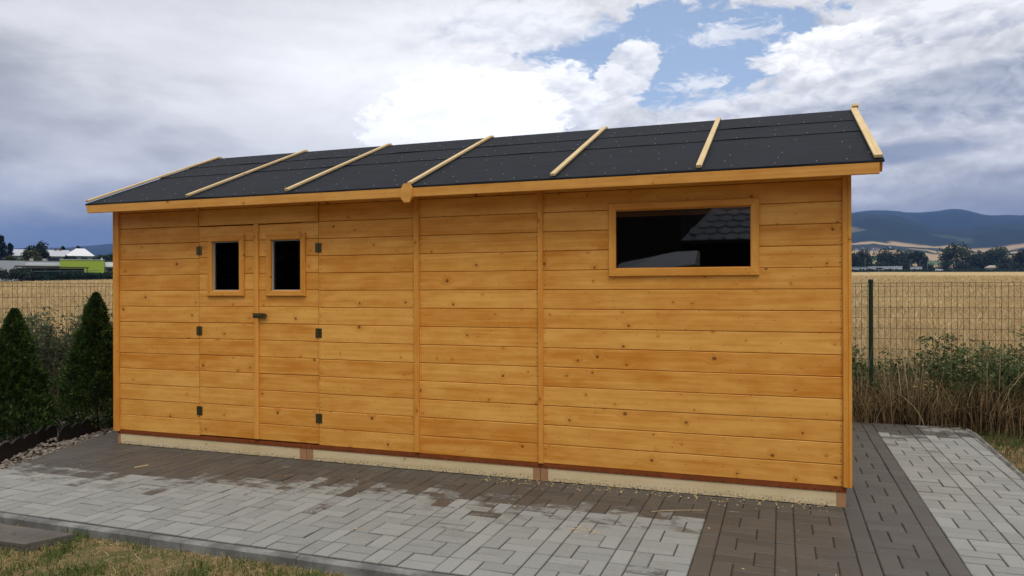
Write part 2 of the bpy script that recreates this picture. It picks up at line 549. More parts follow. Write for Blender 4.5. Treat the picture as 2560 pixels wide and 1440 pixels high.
def terrain(az, r):
    s = lerp_tab(az, SLOPE)
    e5 = s * (500 - 8) - .12
    zf = CAM.z + 3800 * math.tan(R(lerp_tab(az, FRNT)))
    zr = CAM.z + 5600 * math.tan(R(lerp_tab(az, SKYL)))
    k = min(1.0, zf / 240.0)
    mid = [(0, -.12), (8, -.12), (500, e5), (800, e5 * 1.55), (1300, e5 + (zf - e5) * .09), (2000, e5 + (zf - e5) * .24), (2700, e5 + (zf - e5) * .42),
           (3300, e5 + (zf - e5) * .76), (3800, zf), (4400, min(zf * .86, zr * .72)), (5000, max(zr * .85, min(zf * .9, zr * .8))), (5600, zr), (6600, zr * .8), (8200, zr * .5)]
    z = lerp_tab(r, mid)
    if r > 900:
        n = mn.fractal(Vector((az * .35, r * .0011, 2.0)), 1.0, 2.0, 4)
        z += n * min(1.0, (r - 900) / 2500) * 16
    return z


def build_land():
    azs = np.concatenate([np.arange(-180, -70, 6.0), np.arange(-70, 34, 0.4), np.arange(34, 180, 6.0)])
    rs = np.concatenate([[0.0, 8], np.linspace(14, 180, 12), np.linspace(185, 450, 36), np.linspace(480, 900, 10), np.linspace(950, 3300, 48), np.linspace(3350, 5800, 40), np.linspace(6000, 8200, 6)])
    na, nr = len(azs), len(rs)
    V = np.zeros((na * nr, 3)); Cc = np.zeros((na * nr, 3))
    for i, a in enumerate(azs):
        ed = lerp_tab(a, EDGE)
        ca, sa = math.sin(R(a)), math.cos(R(a))
        for j, r in enumerate(rs):
            z = terrain(a, r)
            V[i * nr + j] = (CX + ca * r, CY + sa * r, z)
            wx, wy = ca * r, sa * r
            n = mn.noise(Vector((wx * .004, wy * .004, 0)))
            if r < ed:
                c = Vector((.46, .335, .165)) * (1 + .10 * mn.noise(Vector((wx * .02, wy * .03, 4))))
            else:
                rag = 2750 + 450 * mn.noise(Vector((wx * .0016, wy * .0016, 21)))
                u = mn.cell(Vector((wx * .0019 + wy * .0006 + .3 * n, wy * .0046 - wx * .0009 + .2 * n, 7)))
                if r < ed + 60: c = Vector((.035, .060, .022))
                elif r < rag:
                    c = Vector((.40, .285, .15)) if u > .52 else (Vector((.085, .125, .045)) if u > .30 else Vector((.026, .040, .018)))
                else:
                    c = Vector((.015, .027, .011)) * (1 + .25 * n + .45 * mn.noise(Vector((wx * .011, wy * .011, 5))))
                    u = mn.noise(Vector((wx * .0026, wy * .0026, 11)))
                    if u > .52 and r < 3500: c = Vector((.15, .125, .075))
                    elif u < -.55 and r < 3200: c = Vector((.045, .070, .028))
            Cc[i * nr + j] = c
    Fq = []
    for i in range(na):
        i2 = (i + 1) % na
        for j in range(nr - 1):
            Fq.append((i * nr + j, i * nr + j + 1, i2 * nr + j + 1, i2 * nr + j))
    o = np_mesh('ground', V, np.array(Fq)[:, ::-1], M['land'], colors=Cc, smooth=True)
    tag(o, kind='structure')


build_land()


def sheet(name, poly, z, mat):
    mb = MB(); mb.add([(x, y, z) for x, y in poly], [tuple(range(len(poly)))])
    return tag(mb.build(name, mat), kind='structure')


# ------------------------------------------------------------------ patio
A0, Y0, P = 5.6861, -0.4117, 0.203
PL = [(0.17, -1.84), (-0.08, -1.07), (-0.30, -0.37), (-0.62, 0.55), (-1.55, 3.37)]       # left edge, bottom to top


def xleft(y):
    ys = [p[1] for p in PL]; xs = [p[0] for p in PL]
    return float(np.interp(y, ys, xs))


def xright(y): return 7.33 + .033 * (y + .5) if y < 3.0 else 7.33 + .033 * 3.5 - .10 * max(0, y - 3.1)


YF, YB = -1.836, 3.37
patio_poly = [(0.17, -1.84)] + PL[1:] + [(7.44, 3.37), (7.40, 2.5), (7.35, .9), (7.28, -1.84)]
patio = sheet('patio', patio_poly[::-1], -.014, M['sand'])
sheet('lawn', [(-14, -9.0), (7.30, -9.0), (7.30, -1.80), (-14, -1.80)], -.060, M['lawnsoil'])
sheet('verge', [(7.30, -9.0), (14, -9.0), (14, 4.3), (7.0, 4.3), (7.45, 3.4), (7.36, .9)], -.080, M['lawnsoil'])
sheet('flower_bed', [(-1.95, -1.79), (-.02, -1.79), (-.02, -1.3), (-.30, -.3), (-.60, .55), (-1.5, 3.3), (-2.2, 3.3)], -.035, M['soil'])
sheet('back_strip', [(-2.2, 3.36), (7.46, 3.36), (7.4, 4.3), (-2.2, 4.3)], -.07, M['soil'])


def clip_poly(poly, a, b):
    """keep the part of poly left of line a->b"""
    out = []
    n = len(poly)
    def side(p): return (b[0] - a[0]) * (p[1] - a[1]) - (b[1] - a[1]) * (p[0] - a[0])
    for i in range(n):
        p, q = poly[i], poly[(i + 1) % n]
        sp, sq = side(p), side(q)
        if sp >= 0: out.append(p)
        if sp * sq < 0:
            t = sp / (sp - sq); out.append((p[0] + (q[0] - p[0]) * t, p[1] + (q[1] - p[1]) * t))
    return out


WETB = [(-1, -.55), (-.3, -.85), (.6, -.98), (1.36, -.86), (2.0, -.70), (2.6, -.62), (3.2, -.58), (4.0, -.68), (4.6, -.62), (5.27, -.58)]


def wet_of(x, y):
    if x > A0 + .9 * P / .2 - .01:      # dry strip on the right
        w = .06 + .16 * max(0, mn.noise(Vector((x * 2.1, y * 1.6, 5)))) * 1.6
        if y > 2.75: w += .45
        if x < A0 + 1.35 and 2.1 < y: w += .30
        return w
    if x > A0 - .41:                    # wet run beside the corner
        w = .97
        if y < -1.15: w -= .10
        return w
    yb = float(np.interp(x, [q[0] for q in WETB], [q[1] for q in WETB]))
    return 1 / (1 + math.exp(-(y - yb) / .17))


def dirt_of(x, y):
    if x > A0 - .41: return .10
    yb = float(np.interp(x, [q[0] for q in WETB], [q[1] for q in WETB]))
    return math.exp(-((y - yb + .10) / .17) ** 2) * .95 + .16


def pix_area(x, y):
    d = Vector((x, y, 0)) - CAM
    zf = d.dot(fw)
    if zf < .3: return 0
    u = 1280 + F_PX * d.dot(rt) / zf; v = 720 - F_PX * d.dot(up) / zf
    if not (-60 < u < 2620 and -40 < v < 1480): return 0
    return CAM.z / (d.length ** 3) * 1e3


def build_pavers():
    g = .0029
    cells = []
    for ri in range(-8, 20):
        y1 = Y0 + (ri + 1) * P; y0 = y1 - P
        for ci in range(-18, 7):
            xa = A0 + ci * 4 * P / 2
            h = P / 2
            cells.append((xa, xa + h, y0, y1))                      # narrow column stone
            xb = xa + h; xe = xa + 4 * h
            if ri % 2:
                cells.append((xb, xb + h, y0, y1))
                cells.append((xb + h, xe, y0, y0 + h)); cells.append((xb + h, xe, y0 + h, y1))
            else:
                cells.append((xe - h, xe, y0, y1))
                cells.append((xb, xe - h, y0, y0 + h)); cells.append((xb, xe - h, y0 + h, y1))
    items = []
    for (xa, xb, ya, yb) in cells:
        poly = [(xa + g / 2, ya + g / 2), (xb - g / 2, ya + g / 2), (xb - g / 2, yb - g / 2), (xa + g / 2, yb - g / 2)]
        cx, cy = (xa + xb) / 2, (ya + yb) / 2
        if cx > .15 and cx < 5.95 and cy > .20 and cy < 3.0: continue   # under the shed floor
        poly = clip_poly(poly, (0, YF), (1, YF)); 
        if len(poly) < 3: continue
        poly = clip_poly(poly, (1, YB), (0, YB))
        if len(poly) < 3: continue
        for k in range(len(PL) - 1):
            if PL[k][1] - .3 < cy < PL[k + 1][1] + .3: 
                poly = clip_poly(poly, PL[k + 1], PL[k])
                if len(poly) < 3: break
        if len(poly) < 3: continue
        poly = clip_poly(poly, (xright(cy - .2), cy - .2), (xright(cy + .2), cy + .2))
        if len(poly) < 3: continue
        ar = abs(sum(poly[i][0] * poly[(i + 1) % len(poly)][1] - poly[(i + 1) % len(poly)][0] * poly[i][1] for i in range(len(poly)))) / 2
        if ar < .0009: continue
        vis = pix_area(cx, cy) * ar
        items.append((vis, poly, cx, cy))
    items.sort(key=lambda t: -t[0])
    rest = MB()
    for idx, (vis, poly, cx, cy) in enumerate(items):
        w = wet_of(cx, cy); 
        jit = rng.gauss(0, .05)
        if .02 < w < .985: jit = rng.gauss(0, .085)
        rnd = rng.random()
        if rng.random() < .03 and cx < A0 - .4: jit += .40
        if A0 - .4 < cx < A0 + .9 and cy < -1.05 and rng.random() < .05: jit -= .55
        attr = (max(0, min(1, w + jit)), rnd, dirt_of(cx, cy) * (rng.random() * 1.2), 0.0)
        c = .0065
        dz = rng.gauss(0, .0011); tx, ty = rng.gauss(0, .006), rng.gauss(0, .006)
        mx_ = sum(p[0] for p in poly) / len(poly); my_ = sum(p[1] for p in poly) / len(poly)
        n = len(poly)
        def ins(p, k):
            d = Vector((p[0] - mx_, p[1] - my_)); 
            s = lambda v: (abs(v) - k) * (1 if v > 0 else -1) if abs(v) > k else v
            return (mx_ + s(d.x), my_ + s(d.y))
        zt = lambda p: dz + (p[0] - mx_) * tx + (p[1] - my_) * ty
        top = [(*ins(p, c), zt(p)) for p in poly]
        midv = [(*p, zt(p) - .005) for p in poly]
        bot = [(*p, -.05) for p in poly]
        vs = top + midv + bot
        fs = [tuple(range(n))] + [(i, n + i, n + (i + 1) % n, (i + 1) % n)[::1] for i in range(n)] + [(n + i, 2 * n + i, 2 * n + (i + 1) % n, n + (i + 1) % n) for i in range(n)]
        if idx < 300:
            mb = MB(); mb.add(vs, fs, attr); mb.at = [attr] * n + [attr[:3] + (1.0,)] * (2 * n)
            mb.build('paver', M['paver'], patio, attr='wet')
        else:
            rest.add(vs, fs, attr); rest.at[-2 * n:] = [attr[:3] + (1.0,)] * (2 * n)
    o = rest.build('pavers', M['paver'], patio, attr='wet')
    tag(o, kind='stuff')


build_pavers()

# kerbs -------------------------------------------------------------


def kerbstone(p0, p1, wdt, zt, zb, parent, bev=.010):
    p0, p1 = Vector(p0), Vector(p1)
    L = (p1 - p0).length; a = math.atan2(p1.y - p0.y, p1.x - p0.x)
    mb = MB()
    h = zt - zb
    prof = [(-wdt / 2, zb), (wdt / 2, zb), (wdt / 2, zt - bev), (wdt / 2 - bev, zt), (-wdt / 2 + bev, zt), (-wdt / 2, zt - bev)]
    n = 6; l = L / 2 - .002
    vs = [(-l, y, z) for y, z in prof] + [(l, y, z) for y, z in prof]
    fs = [tuple(range(n))[::-1], tuple(range(n, 2 * n))] + [(i, (i + 1) % n, n + (i + 1) % n, n + i) for i in range(n)]
    mb.add(vs, fs)
    o = mb.build('kerbstone', M['kerb'], parent)
    o.location = ((p0.x + p1.x) / 2, (p0.y + p1.y) / 2, 0); o.rotation_euler = (rng.gauss(0, .004), rng.gauss(0, .0015), a)
    return o


k1 = empty('kerb', (3.3, -1.87, 0), 'thin straight grey concrete kerb between the paving and the lawn', 'kerb')
xs = [.17, .30, 1.29, 2.29, 3.30, 4.30, 5.30, 6.30, 7.28]
for i in range(len(xs) - 1):
    o = kerbstone((xs[i] - 3.3, -.002, 0), (xs[i + 1] - 3.3, -.002, 0), .058, -.002, -.16, k1)
k2 = empty('kerb', (7.36, .7, 0), 'pale kerb curving along the paving beside the dirt verge and weeds', 'kerb')
ys = [-1.83, -.9, 0.1, 1.1, 2.1, 2.75, 3.05, 3.30]
for i in range(len(ys) - 1):
    kerbstone((xright(ys[i]) + .032 - 7.36, ys[i] - .7, 0), (xright(ys[i + 1]) + .032 - 7.36, ys[i + 1] - .7, 0), .058, .004, -.16, k2, .022)

# ------------------------------------------------------------------ the shed
shed = empty('garden_shed', (3.05, 1.6, 0), 'honey stained wooden garden shed with black felt roof, double door and wide dark window', 'shed')
SX, SY = -3.05, -1.6       # shed local = world + this


def board_mesh(L, w, t, ch=.004, mit0=0.0, mit1=0.0, slope=None):
    """along x, width z, thickness y (front face at -t/2); mit0/mit1 cut the ends at 45 deg (longer at -z)"""
    prof = [(-t / 2 + ch, -w / 2), (t / 2, -w / 2), (t / 2, w / 2), (-t / 2 + ch, w / 2), (-t / 2, w / 2 - ch), (-t / 2, -w / 2 + ch)]
    vs = []
    for s, m in ((-1, mit0), (1, mit1)):
        for y, z in prof:
            vs.append((s * (L / 2 - m * (z + w / 2)), y, z))
    n = 6
    fs = [tuple(range(n)), tuple(range(2 * n - 1, n - 1, -1))] + [(i, n + i, n + (i + 1) % n, (i + 1) % n) for i in range(n)]
    me = bpy.data.meshes.new('board'); me.from_pydata(vs, [], fs); me.update()
    return me


def board(name, parent, x0, x1, y, z0, z1, t, mat, axis='x', ch=.004, mit=(0, 0), plocal=Vector((0, 0, 0)), flip=False, rot=0.0):
    """front face at world y; spans x0..x1, z0..z1"""
    if axis == 'x':
        me = board_mesh(x1 - x0, z1 - z0, t, ch, *mit)
        rm = Matrix.Rotation(math.pi, 4, 'Y') if flip else Matrix.Identity(4)
    else:
        me = board_mesh(z1 - z0, x1 - x0, t, ch, *mit)
        rm = Matrix.Rotation(-math.pi / 2 if not flip else math.pi / 2, 4, 'Y')
    off = parent_off(parent)
    mw = Matrix.Translation(Vector(((x0 + x1) / 2, y + t / 2, (z0 + z1) / 2)) - off) @ Matrix.Rotation(rot, 4, 'Y') @ rm
    return link(name, me, mat, parent, mw=mw)


def parent_off(p):
    v = Vector((0, 0, 0))
    while p is not None:
        v += Vector(p.location); p = p.parent
    return v


H, Z0, WX = .1414, .1334, 6.0954
TB = .019
gap = .0024


def plank(parent, x0, x1, k, dz=0.0, y=0.0, z1=None):
    za = Z0 + k * H + dz; zb = (za + H) if z1 is None else z1
    jy = rng.gauss(0, .0008)
    return board('plank', parent, x0, x1, y + jy, za + gap / 2 + abs(rng.gauss(0, .0006)), zb - gap / 2, TB, M['honey'], ch=.0038)


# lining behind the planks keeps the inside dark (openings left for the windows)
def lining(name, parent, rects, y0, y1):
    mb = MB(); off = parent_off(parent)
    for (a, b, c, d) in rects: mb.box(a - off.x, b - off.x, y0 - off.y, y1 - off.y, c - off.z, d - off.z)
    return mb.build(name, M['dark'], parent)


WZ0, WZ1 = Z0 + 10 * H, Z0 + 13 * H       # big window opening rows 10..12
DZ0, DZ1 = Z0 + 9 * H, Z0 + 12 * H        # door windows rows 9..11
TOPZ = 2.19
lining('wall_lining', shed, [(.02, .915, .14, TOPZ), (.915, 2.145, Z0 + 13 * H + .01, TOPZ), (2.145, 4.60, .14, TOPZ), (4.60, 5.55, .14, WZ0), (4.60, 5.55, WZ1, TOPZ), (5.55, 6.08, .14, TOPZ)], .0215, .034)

secs = [(.005, .917), (2.149, 3.029), (3.066, 4.043), (4.076, 6.092)]
for si, (a, b) in enumerate(secs):
    for k in range(14):
        if si == 3 and k in (10, 11, 12):
            plank(shed, a, 4.600, k); plank(shed, 5.552, b, k)
        else:
            plank(shed, a, b, k)
    board('plank', shed, a, b, .002, Z0 + 14 * H + gap, TOPZ, TB, M['honey'], ch=.0038)
# header over the door
board('plank', shed, .921, 2.145, -.004, Z0 + 13 * H + .002, Z0 + 14 * H - .002, TB, M['honey'], ch=.0038)
board('plank', shed, .921, 2.145, -.002, Z0 + 14 * H + .001, TOPZ, TB, M['honey'], ch=.0038)

# doors
for di, (a, b, g0, g1, f0, f1) in enumerate(((.921, 1.531, 1.072, 1.356, 1.020, 1.408), (1.535, 2.145, 1.687, 1.977, 1.635, 2.026))):
    off = parent_off(shed)
    mb = MB()
    for (q, r_, c, d) in ((a, g0, .165, 1.965), (g1, b, .165, 1.965), (g0, g1, .165, DZ0), (g0, g1, DZ1, 1.965)):
        mb.box(q - off.x, r_ - off.x, .0215 - off.y, .040 - off.y, c, d)
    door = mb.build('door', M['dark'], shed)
    door['label'] = ('door leaf without a latch plate, window beside the left hinges', 'door leaf carrying the brass latch')[di]
    for k in range(13):
        dz = .004
        if k in (9, 10, 11):
            plank(door, a, g0, k, dz); plank(door, g1, b, k, dz)
        elif k == 12: plank(door, a, b, k, dz, z1=1.966)
        elif k == 0:
            za = .143; board('plank', door, a, b, 0, za, Z0 + H + dz - gap / 2, TB, M['honey'], ch=.0038)
        else: plank(door, a, b, k, dz)
    # casing round the pane, mitred
    fz0, fz1 = 1.360, 1.874
    fy = -.019
    fwd = .05
    board('frame_rail', door, f0, f1, fy, fz0, DZ0 - .001, .0185, M['trim'], mit=(1, 1), ch=.005)
    board('frame_rail', door, f0, f1, fy, DZ1 + .001, fz1, .0185, M['trim'], mit=(1, 1), ch=.005, flip=True)
    board('frame_rail', door, f0, g0 - .001, fy, fz0, fz1, .0182, M['trim'], axis='z', mit=(1, 1), ch=.005, flip=True)
    board('frame_rail', door, g1 + .001, f1, fy, fz0, fz1 + .012, .0182, M['trim'], axis='z', mit=(1, .6), ch=.005)
    mb = MB()
    for (q, r_, c, d) in ((g0 - .001, g0 + .010, DZ0, DZ1), (g1 - .010, g1 + .001, DZ0, DZ1), (g0 + .010, g1 - .010, DZ0 - .001, DZ0 + .008), (g0 + .010, g1 - .010, DZ1 - .008, DZ1 + .001)):
        mb.box(q - off.x, r_ - off.x, .003 - off.y, .046 - off.y, c, d)
    mb.build('reveal_strip', M['reveal'], door)
    mb = MB(); mb.box(g0 + .010 - off.x, g1 - .010 - off.x, .014 - off.y, .017 - off.y, DZ0 + .008, DZ1 - .008)
    mb.build('pane', M['glass'], door)
    hx = a - .002 if di == 0 else b + .002
    for hz in (1.757, 1.056, .355):
        mb = MB()
        for s in (-1, 1):
            mb.box(min(hx + s * .003, hx + s * .030), max(hx + s * .003, hx + s * .030), -.0035, -.0005, hz - .038, hz + .038)
        o3 = Vector((off.x, off.y, 0))
        mb.v = [tuple(Vector(v) - o3) for v in mb.v]
        hg = mb.build('hinge', M['brass'], door)
        kn = MB(); kn.tube([(hx - off.x, -.005 - off.y, hz - .04), (hx - off.x, -.005 - off.y, hz + .04)], .0045, 8)
        for s in (-1, 1):
            for q in (-.025, .025): kn.tube([(hx + s * .018 - off.x, -.0046 - off.y, hz + q), (hx + s * .018 - off.x, -.0033 - off.y, hz + q)], .004, 6)
        hg2 = kn.build('hinge_pin', M['brass'], door, smooth=False)
    if di == 1:
        lz = 1.195
        mb = MB()
        pts = [(1.507, lz - .020), (1.628, lz - .020), (1.646, lz - .012), (1.652, lz), (1.646, lz + .012), (1.628, lz + .020), (1.507, lz + .020)]
        mb.prism([(q[0] - off.x, q[1]) for q in pts], -.0235 - off.y, -.0215 - off.y)
        mb.box(1.560 - off.x, 1.628 - off.x, -.0215 - off.y, -.001 - off.y, lz - .014, lz + .014)
        mb.tube([(1.515 - off.x, -.028 - off.y, lz), (1.60 - off.x, -.028 - off.y, lz)], .006, 8)
        mb.tube([(1.585 - off.x, -.030 - off.y, lz), (1.585 - off.x, -.040 - off.y, lz)], .005, 8)
        for q in (1.522, 1.552, 1.600): mb.box(q - .004 - off.x, q + .004 - off.x, -.034 - off.y, -.0235 - off.y, lz - .011, lz + .011)
        mb.build('latch', M['brass'], door)
        board('astragal', door, 1.513, 1.556, -.022, .150, 1.972, .0205, M['trim'], axis='z', ch=.005)

# big window
off = parent_off(shed)
mb = MB()
g0, g1 = 4.612, 5.540
for (q, r_, c, d) in ((4.602, g0, WZ0 + .002, WZ1 - .002), (g1, 5.550, WZ0 + .002, WZ1 - .002), (g0, g1, WZ0 + .002, WZ0 + .012), (g0, g1, WZ1 - .012, WZ1 - .002)):
    mb.box(q - off.x, r_ - off.x, .002 - off.y, .048 - off.y, c, d)
win = mb.build('window', M['trim'], shed)
win['label'] = 'wide fixed window with a mitred wooden casing and dark pane'
f0, f1, fz0, fz1 = 4.570, 5.585, 1.499, 2.016
board('frame_rail', win, f0, f1, -.0195, fz0, WZ0 + .008, .019, M['trim'], mit=(1, 1), ch=.005)
board('frame_rail', win, f0, f1, -.0195, WZ1 - .004, fz1, .019, M['trim'], mit=(1, 1), ch=.005, flip=True)
board('frame_rail', win, f0, 4.622, -.0195, fz0, fz1, .0187, M['trim'], axis='z', mit=(1, 1), ch=.005, flip=True)
board('frame_rail', win, 5.530, f1, -.0195, fz0, fz1, .0187, M['trim'], axis='z', mit=(1, 1), ch=.005)
mb = MB(); mb.box(g0 - off.x, g1 - off.x, .012 - off.y, .015 - off.y, WZ0 + .012, WZ1 - .012)
mb.build('pane', M['glass'], win)

# cover strips and corner trims
board('cover_strip', shed, 3.027, 3.069, -.019, .144, 2.17, .0185, M['trim'], axis='z')
board('cover_strip', shed, 4.041, 4.079, -.019, .136, 2.17, .0185, M['trim'], axis='z')
board('cover_strip', shed, .893, .921, -.018, 1.968, 2.17, .0175, M['trim'], axis='z')
board('cover_strip', shed, 2.128, 2.149, -.018, 1.968, 2.17, .0135, M['trim'], axis='z')
board('corner_trim', shed, -.040, .006, -.019, .122, 2.17, .0185, M['trim'], axis='z')
board('corner_trim', shed, 6.091, 6.124, -.019, .138, 2.17, .0185, M['trim'], axis='z')


def xform_board(name, parent, L, w, t, mat, origin, ex, ez, mit=(0, 0), ch=.003):
    """board centred at origin (world), length along ex, width along ez, front along -ey"""
    ex = Vector(ex).normalized(); ez = Vector(ez).normalized(); ey = ez.cross(ex)
    me = board_mesh(L, w, t, ch, *mit)
    o = Vector(origin) - parent_off(parent)
    mw = Matrix(((ex.x, ey.x, ez.x, o.x), (ex.y, ey.y, ez.y, o.y), (ex.z, ey.z, ez.z, o.z), (0, 0, 0, 1)))
    return link(name, me, mat, parent, mw=mw)


xform_board('corner_trim', shed, 2.03, .045, .020, M['trim'], (6.134, .003, 1.152), (0, 0, 1), (0, 1, 0))
xform_board('corner_trim', shed, 2.03, .045, .020, M['trim'], (-.050, .005, 1.14), (0, 0, 1), (0, -1, 0))

# roof geometry
YE, ZE, YR, ZR = -.22, 2.1889, 1.4499, 2.8564
XL, XR = -.1527, 6.3064
sl = Vector((0, YR - YE, ZR - ZE)); SLN = sl.length; sl.normalize()
nrm = Vector((0, -sl.z, sl.y))
YB2 = 2 * YR - YE         # back eave
slb = Vector((0, -sl.y, sl.z)); nrb = Vector((0, sl.z, sl.y))

# side and back walls, planked
DEPTH = 2 * YR - .0
for side in (-1, 1):
    xw = -.022 if side < 0 else 6.1225
    for k in range(19):
        za = Z0 + k * H; zb = za + H
        def yl(z):   # roof underside line
            zz = z + .05
            return max(.016, YE + (zz - ZE) / (ZR - ZE) * (YR - YE)) if zz > ZE else .016
        ya, yb2 = yl(za), yl(zb)
        y1, y2 = 2 * YR - ya, 2 * YR - yb2
        if ya > YR - .08: break
        yb2 = min(yb2, YR - .005); y2 = max(y2, YR + .005)
        mb = MB()
        t0, t1 = (xw - .0095, xw + .0095)
        z_lo, z_hi = za + gap / 2, zb - gap / 2
        vs = [(t0, ya, z_lo), (t0, y1, z_lo), (t0, y2, z_hi), (t0, yb2, z_hi), (t1, ya, z_lo), (t1, y1, z_lo), (t1, y2, z_hi), (t1, yb2, z_hi)]
        fs = [(0, 1, 2, 3), (7, 6, 5, 4), (0, 4, 5, 1), (1, 5, 6, 2), (2, 6, 7, 3), (3, 7, 4, 0)]
        # build along local x so that the grain follows the board
        cy_, cz_ = YR, (za + zb) / 2
        loc = [((v[1] - cy_), -(v[0] - xw), v[2] - cz_) for v in vs]
        me = bpy.data.meshes.new('plank'); me.from_pydata(loc, [], fs); me.update()
        o = Vector((xw, cy_, cz_)) - parent_off(shed)
        link('plank', me, M['honey'], shed, mw=Matrix.Translation(o) @ Matrix.Rotation(math.pi / 2, 4, 'Z'))
for k in range(14):
    za = Z0 + k * H
    xform_board('plank', shed, WX + .02, H - gap, TB, M['honey'], (3.05, 2 * YR - .005, za + H / 2), (-1, 0, 0), (0, 0, 1))
# inner lining of the side and back walls, floor
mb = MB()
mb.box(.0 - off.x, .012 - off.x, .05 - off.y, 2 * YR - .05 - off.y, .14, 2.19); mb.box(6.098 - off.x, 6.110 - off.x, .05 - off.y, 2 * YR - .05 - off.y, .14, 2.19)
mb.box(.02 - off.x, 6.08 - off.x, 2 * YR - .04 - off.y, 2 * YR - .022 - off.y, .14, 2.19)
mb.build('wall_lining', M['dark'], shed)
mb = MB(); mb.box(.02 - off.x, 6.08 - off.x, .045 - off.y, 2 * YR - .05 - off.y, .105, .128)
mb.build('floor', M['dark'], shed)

# base: pale boards, red-brown strip, end blocks
mb = MB(); mb.box(-.030 - off.x, 6.112 - off.x, -.002 - off.y, .060 - off.y, .100, .1335)
mb.build('bottom_rail', M['redstrip'], shed)
nb = MB()
for i in range(118):
    x = -.01 + i * .0520 + rng.gauss(0, .004)
    if rng.random() < .12: continue
    nb.tube([(x - off.x, -.0018 - off.y, .108 + rng.gauss(0, .001)), (x - off.x, -.0042 - off.y, .108)], .0045, 6)
for (xa, side) in ((.905, 1), (.935, 1), (2.13, 1), (2.163, 1), (4.03, 1), (6.08, 1), (.02, 1), (3.015, 1), (3.082, 1), (4.092, 1)):
    for k in range(13):
        for q in (.03, .07, .112):
            if rng.random() < .25: continue
            nb.tube([(xa + rng.gauss(0, .002) - off.x, .003 - off.y, Z0 + k * H + q), (xa - off.x, -.0012 - off.y, Z0 + k * H + q)], .0030, 5)
tag(nb.build('nail_heads', M['nail'], shed), kind='stuff')
for (a, b) in ((.006, 1.955), (2.085, 3.995), (4.110, 6.052)):
    board('sill_board', shed, a, b, .003, .004, .0985, .030, M['raw'], ch=.002)
for (a, b) in ((-.026, .004), (1.957, 2.018), (2.022, 2.083), (3.997, 4.050), (4.054, 4.108), (6.054, 6.108)):
    mb = MB(); mb.box(a - off.x, b - off.x, .001 - off.y, 2 * YR - .02 - off.y, .003, .0992)
    mb.build('skid_end', M['endgrain'], shed)

# roof deck (boards under the felt)
mb = MB()
def slab(mb, s0, s1, u0, u1, x0, x1, e0, s_dir, n_dir):
    vs = []
    for x in (x0, x1):
        for (s_, u) in ((s0, u0), (s1, u0), (s1, u1), (s0, u1)):
            v = e0 + s_dir * s_ + n_dir * u
            vs.append((x - off.x, v.y - off.y, v.z))
    mb.add(vs, [(0, 1, 2, 3), (7, 6, 5, 4), (0, 4, 5, 1), (1, 5, 6, 2), (2, 6, 7, 3), (3, 7, 4, 0)])
eF = Vector((0, YE, ZE)); eB = Vector((0, YB2, ZE))
slab(mb, .012, SLN - .004, -.030, -.008, XL + .03, XR - .03, eF, sl, nrm)
slab(mb, .012, SLN - .004, -.030, -.008, XL + .03, XR - .03, eB, slb, nrb)
roof = mb.build('roof_deck', M['fascia'], shed)


# felt strips with slightly wavy lower edges
def felt(s0, s1, lift, e0, sd_, nd_, seed, thick=.0035, drop=0.0):
    NX = 120
    V, Fc = [], []
    for i in range(NX + 1):
        x = XL - .006 + (XR + .006 - XL + .006) * i / NX
        wob = mn.noise(Vector((x * 1.7, seed, 0))) * .006 + mn.noise(Vector((x * 5.1, seed, 3))) * .004
        cr = max(0, mn.noise(Vector((x * 2.3, seed, 8)))) * .007
        rows = [(s0 + wob, lift + cr * 1.2), (s0 + wob + .02, lift + cr), (s0 + .12, lift + cr * .25), ((s0 + s1) / 2, lift + .001 * mn.noise(Vector((x * 3, seed, 1)))), (s1, lift)]
        if drop: rows = [(s0 - .004, lift - drop + wob * .6)] + rows
        for (s_, u) in rows:
            v = e0 + sd_ * s_ + nd_ * u; V.append((x - off.x, v.y - off.y, v.z))
        v = e0 + sd_ * (s0 + wob) + nd_ * (lift - thick - drop + cr * 1.2); V.append((x - off.x, v.y - off.y, v.z))
    nr = len(rows) + 1
    for i in range(NX):
        for j in range(nr - 2):
            Fc.append((i * nr + j, (i + 1) * nr + j, (i + 1) * nr + j + 1, i * nr + j + 1))
        Fc.append((i * nr, i * nr + nr - 1, (i + 1) * nr + nr - 1, (i + 1) * nr))
    m_ = MB(); m_.add(V, Fc)
    return m_.build('roofing_felt', M['felt'], shed)


felt(.000, SLN * .56, .000, eF, sl, nrm, 1.0, drop=.010)
felt(SLN * .515, SLN * .80, .0045, eF, sl, nrm, 2.0)
felt(SLN * .750, SLN + .004, .0090, eF, sl, nrm, 3.0)
felt(.000, SLN * .56, .000, eB, slb, nrb, 4.0, drop=.010)
felt(SLN * .515, SLN + .004, .0045, eB, slb, nrb, 5.0)
# felt nails
fn = MB()
bx = [-.1395, .9904, 1.9950, 3.1042, 4.2181, 5.2168, 6.279]
for row, lift in ((.035, .0), (.12, .0), (.22, 0), (.33, 0), (.42, 0), (.535, .0045), (.64, .0045), (.775, .009), (.87, .009), (.95, .009)):
    step = .22 if row in (.035, .535, .775) else .42
    x = XL + .06 + rng.random() * .15
    while x < XR - .05:
        s_ = row * SLN + rng.gauss(0, .018)
        if row in (.035, .535, .775): s_ = row * SLN + rng.gauss(0, .006)
        v = eF + sl * s_ + nrm * (lift + .0032)
        w_ = eF + sl * s_ + nrm * (lift - .002)
        fn.tube([(x - off.x, w_.y - off.y, w_.z), (x - off.x, v.y - off.y, v.z)], .0038, 7)
        x += step * (.7 + .6 * rng.random())
tag(fn.build('felt_nails', M['steel'], shed), kind='stuff')

